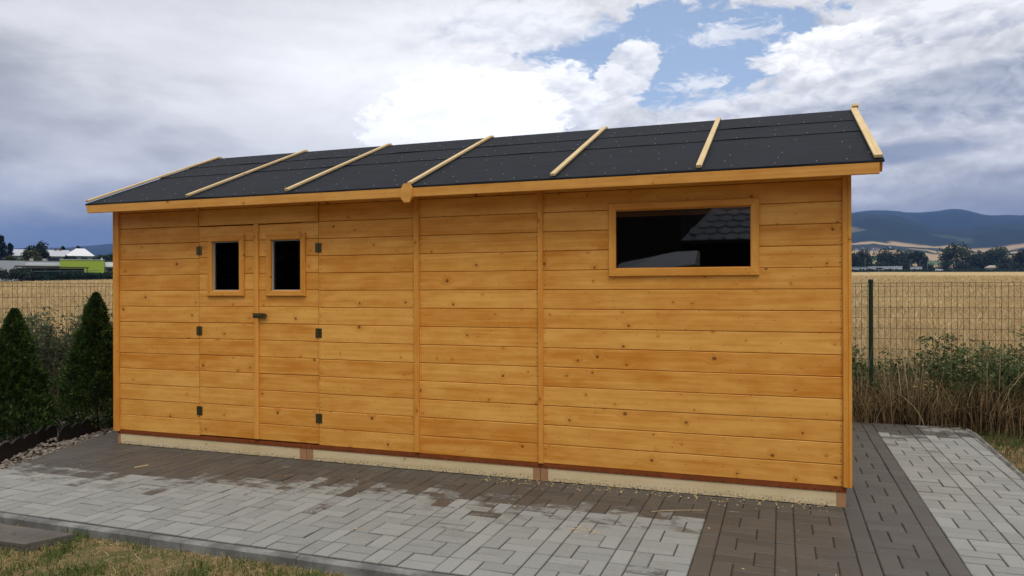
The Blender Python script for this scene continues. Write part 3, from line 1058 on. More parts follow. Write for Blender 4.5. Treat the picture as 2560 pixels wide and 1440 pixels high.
# battens
for i, x in enumerate(bx):
    s0 = .012 if i != 3 else .0
    s1 = SLN + .004
    c = eF + sl * ((s0 + s1) / 2) + nrm * (.0125 + .009)
    w = .037 if i < 6 else .048
    o = xform_board('roof_batten', shed, s1 - s0, w, .017, M['batten'], (x, c.y, c.z), sl, Vector((1, 0, 0)) if True else None)
    cb = eB + slb * ((.01 + SLN + (.05 if i == 6 else 0)) / 2) + nrb * (.0135 + .011)
    xform_board('roof_batten', shed, SLN + (.05 if i == 6 else 0) - .01, w, .021, M['batten'], (x + (.012 if i == 6 else 0), cb.y, cb.z), slb, Vector((-1, 0, 0)))

# fascia and barge boards
fz0, fz1 = 2.1063, 2.1769
mb_y = YE + .001
me = board_mesh(3.080 - XL, fz1 - fz0, .020, .003)
for v in me.vertices:
    if v.co.x < 0: v.co.x += .020 * (.5 - v.co.z / (fz1 - fz0))
link('fascia_board', me, M['fascia'], shed, mw=Matrix.Translation(Vector(((3.080 + XL) / 2, mb_y + .010, (fz0 + fz1) / 2)) - off))
board('fascia_board', shed, 3.086, XR - .022, mb_y, fz0, fz1 - .001, .020, M['fascia'], ch=.003, rot=0.0)
board('fascia_board', shed, XL, XR, YB2 - .021, fz0, fz1, .020, M['fascia'], ch=.003)
for x in (XL + .014, XR - .010):
    for e0_, sd_, nd_, s in ((eF, sl, nrm, 1), (eB, slb, nrb, -1)):
        c = e0_ + sd_ * (SLN / 2 + .012) + nd_ * (-.046)
        xform_board('barge_board', shed, SLN - .035, .070, .019, M['fascia'], (x, c.y, c.z), sd_, nd_)
mb = MB()
oc = [(-.024, .072), (.024, .072), (.046, .038), (.048, -.030), (.024, -.072), (-.018, -.072), (-.046, -.042), (-.047, .034)]
mb.prism([(3.083 + a * .98 - off.x, 2.1358 + b * .98) for a, b in oc], YE - .021 - off.y, YE - .0005 - off.y)
ob = mb.build('joint_plate', M['fascia'], shed)
ob['label'] = 'eight-sided plate over the fascia joint'

# soffit strip that closes the eave
mb = MB(); mb.box(XL + .04 - off.x, XR - .04 - off.x, YE + .022 - off.y, -.001 - off.y, 2.155, 2.163)
mb.build('soffit', M['fascia'], shed)

# ------------------------------------------------------------------ small litter on the paving
mb = MB(); mb.add([(-.055, -.006, .001), (.05, -.004, .001), (.06, .007, .001), (-.05, .006, .001), (-.055, -.006, .009), (.05, -.003, .011), (.06, .006, .006), (-.05, .006, .008)],
                  [(0, 3, 2, 1), (4, 5, 6, 7), (0, 1, 5, 4), (1, 2, 6, 5), (2, 3, 7, 6), (3, 0, 4, 7)])
o = mb.build('wood_splinter', M['batten'], loc=(.90, -.62, .001)); o.rotation_euler = (0, 0, R(68))
tag(o, 'pale wood splinter lying on the wet paving before the shed', 'splinter')
mb = MB(); mb.tube([(-.17, 0, .003), (-.07, .004, .006), (.07, .003, .005), (.17, -.006, .004)], .0016, 5)
o = mb.build('straw', M['batten'], loc=(5.10, -.42, .001)); o.rotation_euler = (0, 0, R(24))
tag(o, 'single long straw lying on wet pavers below the wide window', 'straw')
sw = MB()
for i in range(300):
    u = rng.random()
    if u < .70:
        x = 3.6 + rng.random() * 2.4; y = -.02 - abs(rng.gauss(0, .06))
        if rng.random() < .75:      # caught in the joints
            if rng.random() < .5:
                kx = round((x - A0) / (P / 2)); x = A0 + kx * P / 2 + rng.gauss(0, .003)
            else:
                ky = round((y - Y0) / (P / 2)); y = Y0 + ky * P / 2 + rng.gauss(0, .003)
    elif u < .85:
        x = 4.62 + rng.gauss(0, .05); y = -.98 + rng.gauss(0, .035)
    else:
        x = .3 + rng.random() * 5.7; y = -.05 - rng.random() * 1.6
    s_ = .0012 + rng.random() * .0022; a = rng.random() * 3.14
    ca, sa = math.cos(a), math.sin(a); l = s_ * (1 + rng.random() * 2)
    z = .0015
    vs = [(x + ca * q * l - sa * w_ * s_, y + sa * q * l + ca * w_ * s_, z + h) for h in (0, .0025) for q, w_ in ((-1, -1), (1, -1), (1, 1), (-1, 1))]
    sw.add(vs, [(4, 5, 6, 7), (0, 1, 5, 4), (1, 2, 6, 5), (2, 3, 7, 6), (3, 0, 4, 7)])
o = sw.build('sawdust', M['batten']); tag(o, 'pale sawdust crumbs scattered on the paving along the shed', 'sawdust', kind='stuff')

# weathered boards on the lawn
bd = empty('board_pile', (1.34, -2.075, -.062), 'two weathered grey-brown boards stacked on the lawn beside the kerb', 'boards')
M['oldboard'] = mat_wood('weathered_board', (.058, .050, .043), (.160, .142, .125), (.04, .03, .024), rough=.85, knots=.4, var=.1)
for i, (zt, dx) in enumerate(((.003, .012), (.026, .0))):
    V = [(-.62, -.15), (.36 + dx, -.13), (.47 + dx, .10), (-.62, .08)]
    m_ = MB(); n = 4
    vs = [(a, b, zt) for a, b in V] + [(a, b, zt + .0205) for a, b in V]
    m_.add(vs, [(3, 2, 1, 0), (4, 5, 6, 7)] + [(q, (q + 1) % 4, 4 + (q + 1) % 4, 4 + q) for q in range(4)])
    m_.build('old_board', M['oldboard'], bd)


# ------------------------------------------------------------------ blades and leaves (numpy)
def blades(n, xy, z0, hmin, hmax, width, cols, lean=.5, segs=2, hscale=None, wscale=None, jit=.18):
    """tapering bent blades; returns verts, quads(tri-like), colours"""
    xy = np.asarray(xy); n = len(xy)
    h = hmin + (hmax - hmin) * NP.random(n) ** 1.3
    if hscale is not None: h = h * hscale
    a = NP.random(n) * 2 * np.pi
    ln = np.abs(NP.normal(0, lean, n)) * h
    w = width * (.6 + .8 * NP.random(n)) * .5
    if wscale is not None: w = w * wscale
    fa = NP.random(n) * np.pi
    z0 = np.broadcast_to(z0, (n,))
    V = []
    for k in range(segs + 1):
        t = k / segs
        cx_ = xy[:, 0] + np.cos(a) * ln * t ** 1.8; cy_ = xy[:, 1] + np.sin(a) * ln * t ** 1.8
        cz_ = z0 + h * (t - .22 * t ** 3 * np.minimum(1, ln / (h + 1e-6)))
        ww = w * (1 - .86 * t ** 1.5)
        V.append(np.stack([cx_ - np.cos(fa) * ww, cy_ - np.sin(fa) * ww, cz_], 1))
        V.append(np.stack([cx_ + np.cos(fa) * ww, cy_ + np.sin(fa) * ww, cz_], 1))
    V = np.stack(V, 1)                     # n, 2*(segs+1), 3
    m = 2 * (segs + 1)
    Fb = np.array([(2 * k, 2 * k + 1, 2 * k + 3, 2 * k + 2) for k in range(segs)])
    Fq = (np.arange(n)[:, None, None] * m + Fb[None]).reshape(-1, 4)
    cols = np.asarray(cols)
    if cols.ndim == 1: cols = np.broadcast_to(cols, (n, 3))
    c = cols * (1 + NP.normal(0, jit, (n, 1))).clip(.4, 1.7)
    C = np.repeat(c, m, 0)
    return V.reshape(-1, 3), Fq, C


def leaves(pts, size, cols, up_bias=0.0, aspect=.5, jit=.2, droop=None):
    """one rhombic leaf (2 tris as a quad) per point"""
    n = len(pts)
    d = NP.normal(0, 1, (n, 3)); d[:, 2] = d[:, 2] * (1 - abs(up_bias)) + up_bias * 1.5
    d /= np.linalg.norm(d, axis=1, keepdims=True)
    q = NP.normal(0, 1, (n, 3)); e = np.cross(d, q); e /= np.linalg.norm(e, axis=1, keepdims=True) + 1e-9
    s = (size * (.6 + .8 * NP.random(n)))[:, None]
    V = np.stack([pts, pts + d * s * .5 + e * s * aspect * .5, pts + d * s, pts + d * s * .5 - e * s * aspect * .5], 1).reshape(-1, 3)
    Fq = np.arange(n * 4).reshape(-1, 4)
    cols = np.asarray(cols)
    if cols.ndim == 1: cols = np.broadcast_to(cols, (n, 3))
    c = cols * (1 + NP.normal(0, jit, (n, 1))).clip(.35, 1.8)
    return V, Fq, np.repeat(c, 4, 0)


def merge(parts):
    V, Fq, C = [], [], []
    b = 0
    for v, f, c in parts:
        V.append(v); Fq.append(f + b); C.append(c); b += len(v)
    return np.concatenate(V), np.concatenate(Fq), np.concatenate(C)


def noise2(xy, s, seed=0.0):
    return np.array([mn.noise(Vector((p[0] * s, p[1] * s, seed))) for p in xy])


# lawn in front of the kerb
def build_lawn():
    n = 62000
    xy = np.stack([-.6 + NP.random(n) * 6.2, -1.905 - NP.random(n) ** 1.15 * 2.0], 1)
    nn = noise2(xy, 2.3) + .5 * noise2(xy, 6.5, 3)
    edge = np.exp(-(-1.905 - xy[:, 1]) / .16)
    g = np.clip((nn - .02 - edge * .75) * 3.2 + .5, 0, 1)
    bare = noise2(xy, 3.1, 9) + edge * .35
    keep = NP.random(n) > np.clip((bare - .12) * 2.2, 0, .82)
    xy, g, edge = xy[keep], g[keep], edge[keep]
    isg = NP.random(len(xy)) < g * 1.0 + .24
    green = np.array([.062, .122, .022]); olive = np.array([.15, .155, .045]); straw = np.array([.42, .315, .150])
    m = NP.random((len(xy), 1))
    c = np.where(isg[:, None], green * (1 - m * .6) + olive * m * .6, straw * (.7 + .5 * m))
    hs = np.where(isg, 1.0, .62)
    V, Fq, C = blades(0, xy, -.062, .020, .075, .0050, c, 1.1, 3, hscale=hs)
    o = np_mesh('lawn_grass', V, Fq, M['blade'], colors=C)
    tag(o, 'patchy green and straw-dry lawn grass in front of the kerb', 'grass', kind='stuff')
    # cut straw lying flat
    n = 5200
    xy = np.stack([.2 + NP.random(n) * 5.0, -1.905 - NP.random(n) ** 1.6 * 1.4], 1)
    k = noise2(xy, 3.1, 9) + np.exp(-(-1.905 - xy[:, 1]) / .2) * .6 > .12
    xy = xy[k]
    V, Fq, C = blades(0, xy, -.056, .004, .016, .0035, np.array([.52, .41, .22]), 7.0, 2)
    o = np_mesh('dry_straw', V, Fq, M['blade'], colors=C)
    tag(o, 'dry cut straw lying along the foot of the kerb', 'straw', kind='stuff')


build_lawn()


# verge right of the paving
def build_verge():
    n = 15000
    xy = np.stack([7.42 + NP.random(n) ** 1.2 * 2.6, .3 + NP.random(n) * 3.6], 1)
    nn = noise2(xy, 1.7, 21)
    near_back = np.clip((xy[:, 1] - 1.9) / 1.2, 0, 1)
    keep = NP.random(n) < np.clip(.10 + near_back * .95 + nn * .4, .02, 1)
    xy = xy[keep]; nb = near_back[keep]
    isg = NP.random(len(xy)) < .35 + .5 * nb
    c = np.where(isg[:, None], np.array([.055, .085, .022]), np.array([.28, .18, .085]))
    V, Fq, C = blades(0, xy, -.085, .03, .13, .0055, c, .9, 2)
    o = np_mesh('verge_grass', V, Fq, M['blade'], colors=C)
    tag(o, 'thin green grass on the dirt verge beside the curved kerb', 'grass', kind='stuff')


build_verge()


# weeds between the paving and the wire fence on the right, and beyond it
def build_weeds():
    parts = []
    # brown dead grass at the foot
    n = 26000
    xy = np.stack([5.6 + NP.random(n) * 5.6, 3.42 + NP.random(n) ** 1.3 * 1.05], 1)
    m = NP.random((n, 1))
    c = np.array([.26, .165, .075]) * (1 - m) + np.array([.48, .37, .20]) * m
    dark = (NP.random((n, 1)) < .45)
    c = np.where(dark, np.array([.050, .036, .018]), c)  # near-black blade colour stands in for self-shadow at the foot
    parts.append(blades(0, xy, -.07, .22, .66, .0065, c, .50, 3))
    # long pale stalks
    n = 420
    xy = np.stack([6.1 + NP.random(n) * 4.6, 3.40 + NP.random(n) * .75], 1)
    parts.append(blades(0, xy, -.07, .45, 1.02, .010, np.array([.52, .42, .25]), .35, 4))
    n = 160
    xy = np.stack([6.1 + NP.random(n) * 3.6, 3.40 + NP.random(n) * .4], 1)
    parts.append(blades(0, xy, -.07, .20, .55, .010, np.array([.52, .41, .25]), 1.5, 4))
    V, Fq, C = merge(parts)
    o = np_mesh('dry_weeds', V, Fq, M['blade'], colors=C)
    tag(o, 'tangle of brown dead grass and stalks behind the paving', 'dry grass', kind='stuff')
    # green leafy weeds along the fence
    parts = []
    stems = []
    for i in range(430):
        x = 5.4 + NP.random() * 6.0; y = 3.55 + NP.random() * 1.1
        hh = (.62 + .34 * mn.noise(Vector((x * 1.1, 0, 4))) + .12 * NP.normal())
        hh = max(.3, hh) * (1.12 if 7.2 < x < 8.6 else 1.0) * (1.12 if x < 6.6 else 1.0)
        lx, ly = NP.normal(0, .10), NP.normal(0, .10)
        k = int(150 * hh)
        t = NP.random(k) ** .7 * .72 + .28
        pts = np.stack([x + lx * t + NP.normal(0, .060, k), y + ly * t + NP.normal(0, .060, k), -.07 + hh * t], 1)
        col = np.array([.062, .104, .034]) if NP.random() < .55 else (np.array([.105, .145, .056]) if NP.random() < .55 else np.array([.26, .21, .10]))
        parts.append(leaves(pts, .052, col, .25, .32, .30))
        stems.append((x, y, hh))
    xy = np.array([(s_[0], s_[1]) for s_ in stems])
    parts.append(blades(0, xy, -.07, .6, .8, .010, np.array([.10, .10, .045]), .2, 3))
    V, Fq, C = merge(parts)
    o = np_mesh('leafy_weeds', V, Fq, M['leaf'], colors=C)
    tag(o, 'dark green leafy weeds growing along the wire fence beside the post', 'weeds', kind='stuff')
    # thistles behind the left fence, between the two thujas
    parts = []
    for i in range(420):
        y = (-1.4 + NP.random() * 4.6) if i % 3 == 0 else (.1 + NP.random() * 2.4)
        x = -2.12 - NP.random() * .75
        hh = max(.35, .90 + .15 * NP.normal())
        if NP.random() < .15: hh = 1.15 + NP.random() * .15
        lx, ly = NP.normal(0, .08), NP.normal(0, .08)
        k = int(95 * hh)
        t = NP.random(k) ** .7 * .88 + .12
        sp = .055 * (1.2 - .6 * t)
        pts = np.stack([x + lx * t + NP.normal(0, 1, k) * sp, y + ly * t + NP.normal(0, 1, k) * sp, -.1 + hh * t], 1)
        col = np.array([.078, .105, .058]) if NP.random() < .75 else np.array([.16, .155, .075])
        parts.append(leaves(pts, .056, col, .35, .28, .28))
        parts.append(blades(0, np.array([[x, y]]), -.1, hh, hh, .012, np.array([.11, .11, .06]), .12, 3))
    n = 2600
    xy = np.stack([-1.85 - NP.random(n) * 1.1, -1.6 + NP.random(n) * 5], 1)
    m = NP.random((n, 1))
    parts.append(blades(0, xy, -.1, .25, .75, .008, np.array([.15, .13, .06]) * (1 - m) + np.array([.34, .26, .14]) * m, .4, 3))
    V, Fq, C = merge(parts)
    o = np_mesh('thistle_weeds', V, Fq, M['leaf'], colors=C)
    tag(o, 'grey-green thistles behind the wire fence between the thujas', 'weeds', kind='stuff')


build_weeds()


# ripe wheat
def build_wheat():
    N = 230000
    secs_ = [(-74, -37, .5), (-5, 32, .5)]
    parts = []
    for (a0, a1, fr) in secs_:
        n = int(N * fr)
        a = a0 + (a1 - a0) * NP.random(n)
        r = 8.5 * (150 / 8.5) ** (NP.random(n) ** 1.05)
        x = CX + np.sin(np.radians(a)) * r; y = CY + np.cos(np.radians(a)) * r
        k = ((x > 3) & (y > 4.6)) | ((x < -2.9) & (y > -8))
        x, y, r, a = x[k], y[k], r[k], a[k]
        s_ = np.interp(a, [t[0] for t in SLOPE], [t[1] for t in SLOPE])
        z = s_ * np.maximum(0, r - 8) - .12
        nn = np.array([mn.noise(Vector((p * .25, q * .25, 2))) for p, q in zip(x, y)])
        m = NP.random((len(x), 1))
        c = np.array([.42, .305, .145]) * (1 - m) + np.array([.58, .455, .255]) * m
        c = c * (1 + .22 * nn[:, None])
        ws = (r / 14).clip(.8, 6)
        V, Fq, C = blades(0, np.stack([x, y], 1), z + .36 + .05 * NP.random(len(x)), .16, .34, .016, c, .75, 2, wscale=ws, jit=.15)
        # nodding ears: widen the tip
        parts.append((V, Fq, C))
    V, Fq, C = merge(parts)
    o = np_mesh('wheat', V, Fq, M['blade'], colors=C)
    tag(o, 'golden ripe wheat field stretching away beyond the fences', 'wheat', kind='stuff')


build_wheat()


# pebbles of the bed
def build_pebbles():
    t = (1 + 5 ** .5) / 2
    ico = np.array([(-1, t, 0), (1, t, 0), (-1, -t, 0), (1, -t, 0), (0, -1, t), (0, 1, t), (0, -1, -t), (0, 1, -t), (t, 0, -1), (t, 0, 1), (-t, 0, -1), (-t, 0, 1)], float) / math.sqrt(1 + t * t)
    icf = np.array([(0, 11, 5), (0, 5, 1), (0, 1, 7), (0, 7, 10), (0, 10, 11), (1, 5, 9), (5, 11, 4), (11, 10, 2), (10, 7, 6), (7, 1, 8), (3, 9, 4), (3, 4, 2), (3, 2, 6), (3, 6, 8), (3, 8, 9), (4, 9, 5), (2, 4, 11), (6, 2, 10), (8, 6, 7), (9, 8, 1)])
    V, Fq, C = [], [], []
    cnt = 0; tries = 0
    while cnt < 3600 and tries < 40000:
        tries += 1
        y = -1.75 + rng.random() * 3.9
        x = xleft(y) - .012 - rng.random() ** 1.1 * 1.15
        if x < -1.9: continue
        s_ = .010 + rng.random() * .013
        sc = np.array([s_ * (1 + rng.random() * .6), s_ * (.8 + rng.random() * .4), s_ * (.55 + rng.random() * .25)])
        a = rng.random() * 6.28
        v = ico * sc * (1 + NP.normal(0, .07, (12, 1)))
        v = np.stack([v[:, 0] * math.cos(a) - v[:, 1] * math.sin(a), v[:, 0] * math.sin(a) + v[:, 1] * math.cos(a), v[:, 2]], 1)
        v += np.array([x, y, -.026 + rng.random() * .016 + (.012 if x < xleft(y) - .35 else 0)])
        V.append(v); Fq.append(icf + cnt * 12)
        base = rng.choice([(.42, .36, .30), (.52, .48, .43), (.34, .29, .25), (.46, .40, .35), (.28, .25, .23)])
        C.append(np.tile(np.array(base) * np.array([1.0, .96, .88]) * (.28 + .36 * rng.random()), (12, 1)))  # tone scaled down: the bed's shade is put into the pebble colour
        cnt += 1
    o = np_mesh('pebbles', np.concatenate(V), np.concatenate(Fq), M['pebble'], colors=np.concatenate(C), smooth=True)
    tag(o, 'pale river pebbles covering the bed under the thujas', 'gravel', kind='stuff')


build_pebbles()

# scalloped edging


def scallop_mesh(r, h=.140, dome=.088, t=.020):
    pts = []
    for i in range(11):
        a = math.pi * i / 10
        pts.append((math.cos(a) * r, h - dome + math.sin(a) * dome))
    pts = [(r, -.06)] + pts + [(-r, -.06)]
    n = len(pts)
    def bow(x): return -.016 * (1 - (x / r) ** 2)
    vs = [(x, bow(x) - t / 2, z) for x, z in pts] + [(x, bow(x) + t / 2, z) for x, z in pts]
    fs = [tuple(range(n)), tuple(range(2 * n - 1, n - 1, -1))] + [(i, n + i, n + (i + 1) % n, (i + 1) % n) for i in range(n)]
    me = bpy.data.meshes.new('scallop'); me.from_pydata(vs, [], fs); me.update(); me.materials.append(M['cedge'])
    return me


for (pa, pb, n, lab) in (((-.32, -1.02), (-.86, .03), 6, 'black scalloped bed edging in front of the thuja farther from the shed'),
                         ((-.665, -.075), (-.775, .46), 4, 'black scalloped bed edging set forward, before the thuja next to the shed'),
                         ((-.80, .60), (-.95, 1.20), 4, 'black scalloped bed edging running behind the shed corner')):
    pa, pb = Vector((*pa, 0)), Vector((*pb, 0))
    e = empty('bed_edging', pa, lab, 'edging', 'scalloped bed edging pieces')
    an = math.atan2(pb.y - pa.y, pb.x - pa.x)
    sm = scallop_mesh((pb - pa).length / n / 2 * .97)
    for i in range(n):
        p = pa.lerp(pb, (i + .5) / n) - pa
        o = bpy.data.objects.new('scallop', sm); COL.objects.link(o); o.parent = e
        o.location = (p.x, p.y, rng.gauss(0, .006)); o.rotation_euler = (rng.gauss(0, .05), rng.gauss(0, .03), an - .16 + rng.gauss(0, .04))


# ------------------------------------------------------------------ trees
def thuja(loc, h, r, seed, label, bumps=1.0):
    st = np.random.default_rng(seed)
    root = empty('thuja', loc, label, 'tree', 'thujas in the pebble bed')
    mb = MB(); mb.tube([(0, 0, -.05), (.004, 0, h * .5), (0, .004, h * .86)], [.022, .014, .004], 7)
    mb.build('trunk', M['bark'], root)
    n = 38000
    t = st.random(n) ** .80
    prof = np.interp(t, [0, .05, .16, .40, .60, .75, .88, .95, 1.0], [.80, .95, 1.0, .78, .54, .38, .22, .11, .0])
    an = st.random(n) * 2 * np.pi
    lump = np.array([mn.noise(Vector((math.cos(a) * 1.6, math.sin(a) * 1.6, tt * 7 + seed))) for a, tt in zip(an, t)])
    lump2 = np.array([mn.noise(Vector((math.cos(a) * 4.5, math.sin(a) * 4.5, tt * 17 + seed))) for a, tt in zip(an, t)])
    rr = r * prof * (1 + .36 * lump * bumps + .32 * lump2)
    fr = 1.04 - np.abs(st.normal(0, .24, n)).clip(0, .9) + (st.random(n) < .06) * st.random(n) * .16
    px = np.cos(an) * rr * fr; py = np.sin(an) * rr * fr; pz = .02 + t * (h - .06)
    pts = np.stack([px, py, pz], 1)
    # upright flat sprays fanning outward
    d = np.stack([np.cos(an) * .55, np.sin(an) * .55, np.full(n, .75)], 1) + st.normal(0, .38, (n, 3))
    d /= np.linalg.norm(d, axis=1, keepdims=True)
    e = np.cross(d, st.normal(0, 1, (n, 3))); e /= np.linalg.norm(e, axis=1, keepdims=True)
    s_ = (.033 * (.5 + 1.0 * st.random(n)))[:, None]
    V = np.stack([pts, pts + d * s_ * .55 + e * s_ * .17, pts + d * s_, pts + d * s_ * .55 - e * s_ * .17], 1).reshape(-1, 3)
    base = np.array([.020, .046, .010]); light = np.array([.078, .128, .028]); brown = np.array([.050, .040, .016])
    m = np.clip(.30 + .9 * lump2 + .3 * st.normal(0, 1, n), 0, 1)[:, None]
    c = base * (1 - m) + light * m
    c = np.where((st.random(n) < .06)[:, None], brown, c)
    np_mesh('crown', V, np.arange(n * 4).reshape(-1, 4), M['leaf'], root, colors=np.repeat(c, 4, 0))
    return root


thuja((-1.27, -.06, -.03), 1.28, .315, 3, 'shorter pointed green thuja standing farther from the shed')
thuja((-1.00, .62, -.03), 1.43, .335, 11, 'taller thuja with a bent knobbly top right beside the shed', 1.4)


def broadleaf(name, loc, h, rad, label, cat='tree', group=None, n=1500, leaf=.7, col=(.030, .050, .018), col2=(.055, .080, .028), seed=0, trunk=.28, parent=None):
    st = np.random.default_rng(seed)
    root = empty(name, loc, label, cat, group)
    mb = MB()
    mb.tube([(0, 0, -.4), (.02 * h * st.normal() * .3, 0, h * trunk), (.02 * h * st.normal(), .02 * h * st.normal(), h * .75)], [h * .022, h * .016, h * .004], 7)
    for i in range(6):
        a = i * 1.05 + st.random(); z = h * (trunk + .08 * i * .6)
        mb.tube([(0, 0, z), (math.cos(a) * rad * .35, math.sin(a) * rad * .35, z + h * .12), (math.cos(a) * rad * .7, math.sin(a) * rad * .7, z + h * .2)], [h * .009, h * .006, h * .002], 5)
    mb.build('trunk', M['bark'], root)
    k = 26
    u = st.normal(0, 1, (k, 3)); u /= np.linalg.norm(u, axis=1, keepdims=True)
    u *= (st.random((k, 1)) ** .4) * .82
    cen = np.stack([u[:, 0] * rad, u[:, 1] * rad, h * (.5 + trunk * .45) + u[:, 2] * h * (.5 - trunk * .45)], 1)
    cr = (.22 + .20 * st.random(k)) * rad
    ci = st.integers(0, k, n)
    v = st.normal(0, 1, (n, 3)); v /= np.linalg.norm(v, axis=1, keepdims=True)
    pts = cen[ci] + v * (cr[ci] * (st.random(n) ** .35))[:, None] * np.array([1, 1, .85])
    pts[:, 2] = np.maximum(pts[:, 2], h * trunk * .35)
    m = (st.random(k)[ci])[:, None]
    c = np.array(col) * (1 - m) + np.array(col2) * m
    V, Fq, C = leaves(pts, leaf, c, .0, .8, .22)
    np_mesh('crown', V, Fq, M['leaf'], root, colors=C)
    return root


def conifer(name, loc, h, rad, label, group=None, n=1500, leaf=.8, col=(.012, .024, .014), seed=0, irregular=.3):
    st = np.random.default_rng(seed)
    root = empty(name, loc, label, 'tree', group)
    mb = MB(); mb.tube([(0, 0, -.4), (0, 0, h * .5), (0, 0, h * .97)], [h * .018, h * .012, h * .002], 7)
    mb.build('trunk', M['bark'], root)
    nb_ = 70
    zb = np.sort(st.random(nb_)) ** .9
    t = st.integers(0, nb_, n)
    ang = st.random(nb_) * 6.28; lenb = (1 - zb) ** .8 * rad * (1 - irregular * st.random(nb_)) + rad * .06
    f = st.random(n) ** .7
    x = np.cos(ang[t]) * lenb[t] * f + st.normal(0, .05 * rad, n); y = np.sin(ang[t]) * lenb[t] * f + st.normal(0, .05 * rad, n)
    z = h * (.06 + .92 * zb[t]) - lenb[t] * f * .28 + st.normal(0, .012 * h, n)
    m = st.random((n, 1))
    V, Fq, C = leaves(np.stack([x, y, z], 1), leaf, np.array(col) * (.8 + .5 * m), -.1, .5, .2)
    np_mesh('crown', V, Fq, M['leaf'], root, colors=C)
    return root


def gz(px, depth):
    """ground height under photo column px at that depth"""
    p = at(px, 700, depth)
    d = Vector((p.x - CX, p.y - CY)); a = math.degrees(math.atan2(d.x, d.y))
    return Vector((p.x, p.y, terrain(a, d.length)))


# right tree row beyond the road
TR = [(2150, 622, 66, 530, 'broad dark tree right beside the shed corner in the far row'), (2222, 621, 92, 525, 'widest dark round tree in the far row, behind the white hall'),
      (2278, 622, 62, 535, 'dark tree at the gap in the far row beside the wide round tree'), (2302, 630, 34, 560, 'thin olive tree leaning into the gap of the far row'),
      (2392, 609, 84, 530, 'tallest lighter green tree in the far row above the white car'), (2440, 628, 62, 525, 'lower dark tree beside the tallest far tree'),
      (2470, 624, 50, 540, 'middling rounded tree in the far row'), (2500, 617, 74, 555, 'pale hazy spreading tree in the far row'), (2556, 627, 46, 520, 'dark tree standing apart at the end of the far row'),
      (2120, 625, 60, 540, 'dark far tree hidden mostly by the shed corner')]
for i, (px, ty, wpx, dep, lab) in enumerate(TR):
    g = gz(px, dep)
    topz = at(px, ty, dep).z
    broadleaf('far_tree', g, topz - g.z, wpx / 2 / F_PX * dep * 1.02, lab, group='trees of the far row', n=2600, leaf=1.15,
              col=(.018, .030, .013) if i not in (4, 7, 3) else (.034, .052, .020), col2=(.034, .052, .020) if i not in (4, 7, 3) else (.062, .085, .032), seed=40 + i, trunk=.16)
BU = [(2205, 655, 40, 500), (2262, 657, 36, 500), (2320, 660, 40, 520), (2362, 652, 44, 505), (2402, 656, 46, 500), (2425, 650, 40, 515), (2508, 659, 40, 495), (2535, 657, 44, 500), (2480, 652, 36, 520), (2165, 652, 44, 510)]
BUL = ['low dark bush over the long white hall', 'low dark bush between the long and the short white hall', 'low bush among the lamp poles right of the short white hall', 'rounded bush right above the white car', 'broad bush under the tallest far tree', 'bush wedged beside the lower dark far tree', 'low bush beside the beige hipped house on its far side', 'broad bush before the far tree standing apart', 'bush behind the beige hipped house', 'bush over the grey hall by the shed corner']
for i, (px, ty, wpx, dep) in enumerate(BU):
    g = gz(px, dep); topz = at(px, ty, dep).z
    broadleaf('roadside_bush', g, max(2.0, topz - g.z), wpx / 2 / F_PX * dep, BUL[i], 'bush', 'bushes along the far road', n=800, leaf=.9, seed=70 + i, trunk=.05,
              col=(.016, .028, .012), col2=(.032, .050, .020))

M['white'] = mat_plain('white_render', (.62, .63, .64), .8, var=.06, nscale=.5)
M['grey'] = mat_plain('grey_render', (.40, .42, .45), .8, var=.08, nscale=.4)
M['lime'] = mat_plain('lime_green_render', (.33, .44, .045), .8, var=.06, nscale=.4)
M['roofwhite'] = mat_plain('pale_sheet_roof', (.68, .68, .69), .55, var=.07, nscale=.6)
M['roofbrown'] = mat_plain('brown_roof', (.10, .070, .052), .8, var=.2, nscale=.7)
M['roofgreen'] = mat_plain('dark_green_sheet', (.020, .060, .045), .7, var=.2, nscale=.6)
M['wallgg'] = mat_plain('grey_green_render', (.24, .27, .26), .85, var=.1, nscale=.4)
M['wpane'] = mat_plain('dark_far_pane', (.03, .035, .04), .25)
M['brick'] = mat_plain('chimney_brick', (.13, .07, .05), .9)
M['beige'] = mat_plain('beige_render', (.38, .33, .26), .85)
M['asphalt'] = mat_plain('asphalt', (.05, .05, .052), .9, var=.2, nscale=.2)
M['pole'] = mat_plain('pale_pole', (.30, .30, .30), .7)


class Build:
    """a building drawn in a local frame: x to the right as seen from the garden, y away, z up"""
    def __init__(s, name, label, px, depth, zbase=None, cat='building', group=None):
        g = gz(px, depth)
        s.o = empty(name, g if zbase is None else (g.x, g.y, zbase), label, cat, group)
        d = Vector((g.x - CX, g.y - CY, 0)).normalized()
        s.o.rotation_euler = (0, 0, math.atan2(-d.x, d.y))
        s.dep = (g - CAM).dot(fw); s.px = px; s.z = s.o.location.z; s.g = g
        s.dist = Vector((g.x - CX, g.y - CY)).length
    def u(s, px):   # lateral metres of a photo column
        d = (fw + rt * ((px - 1280) / F_PX)); a = math.atan2(d.x, d.y)
        g = s.g; a0 = math.atan2(g.x - CX, g.y - CY)
        return math.tan(a - a0) * s.dist
    def h(s, px, py):
        d = fw + rt * ((px - 1280) / F_PX) + up * ((720 - py) / F_PX)
        return CAM.z + d.z / math.hypot(d.x, d.y) * s.dist - s.z
    def part(s, name, mat, fn):
        mb = MB(); fn(mb); return mb.build(name, mat, s.o)


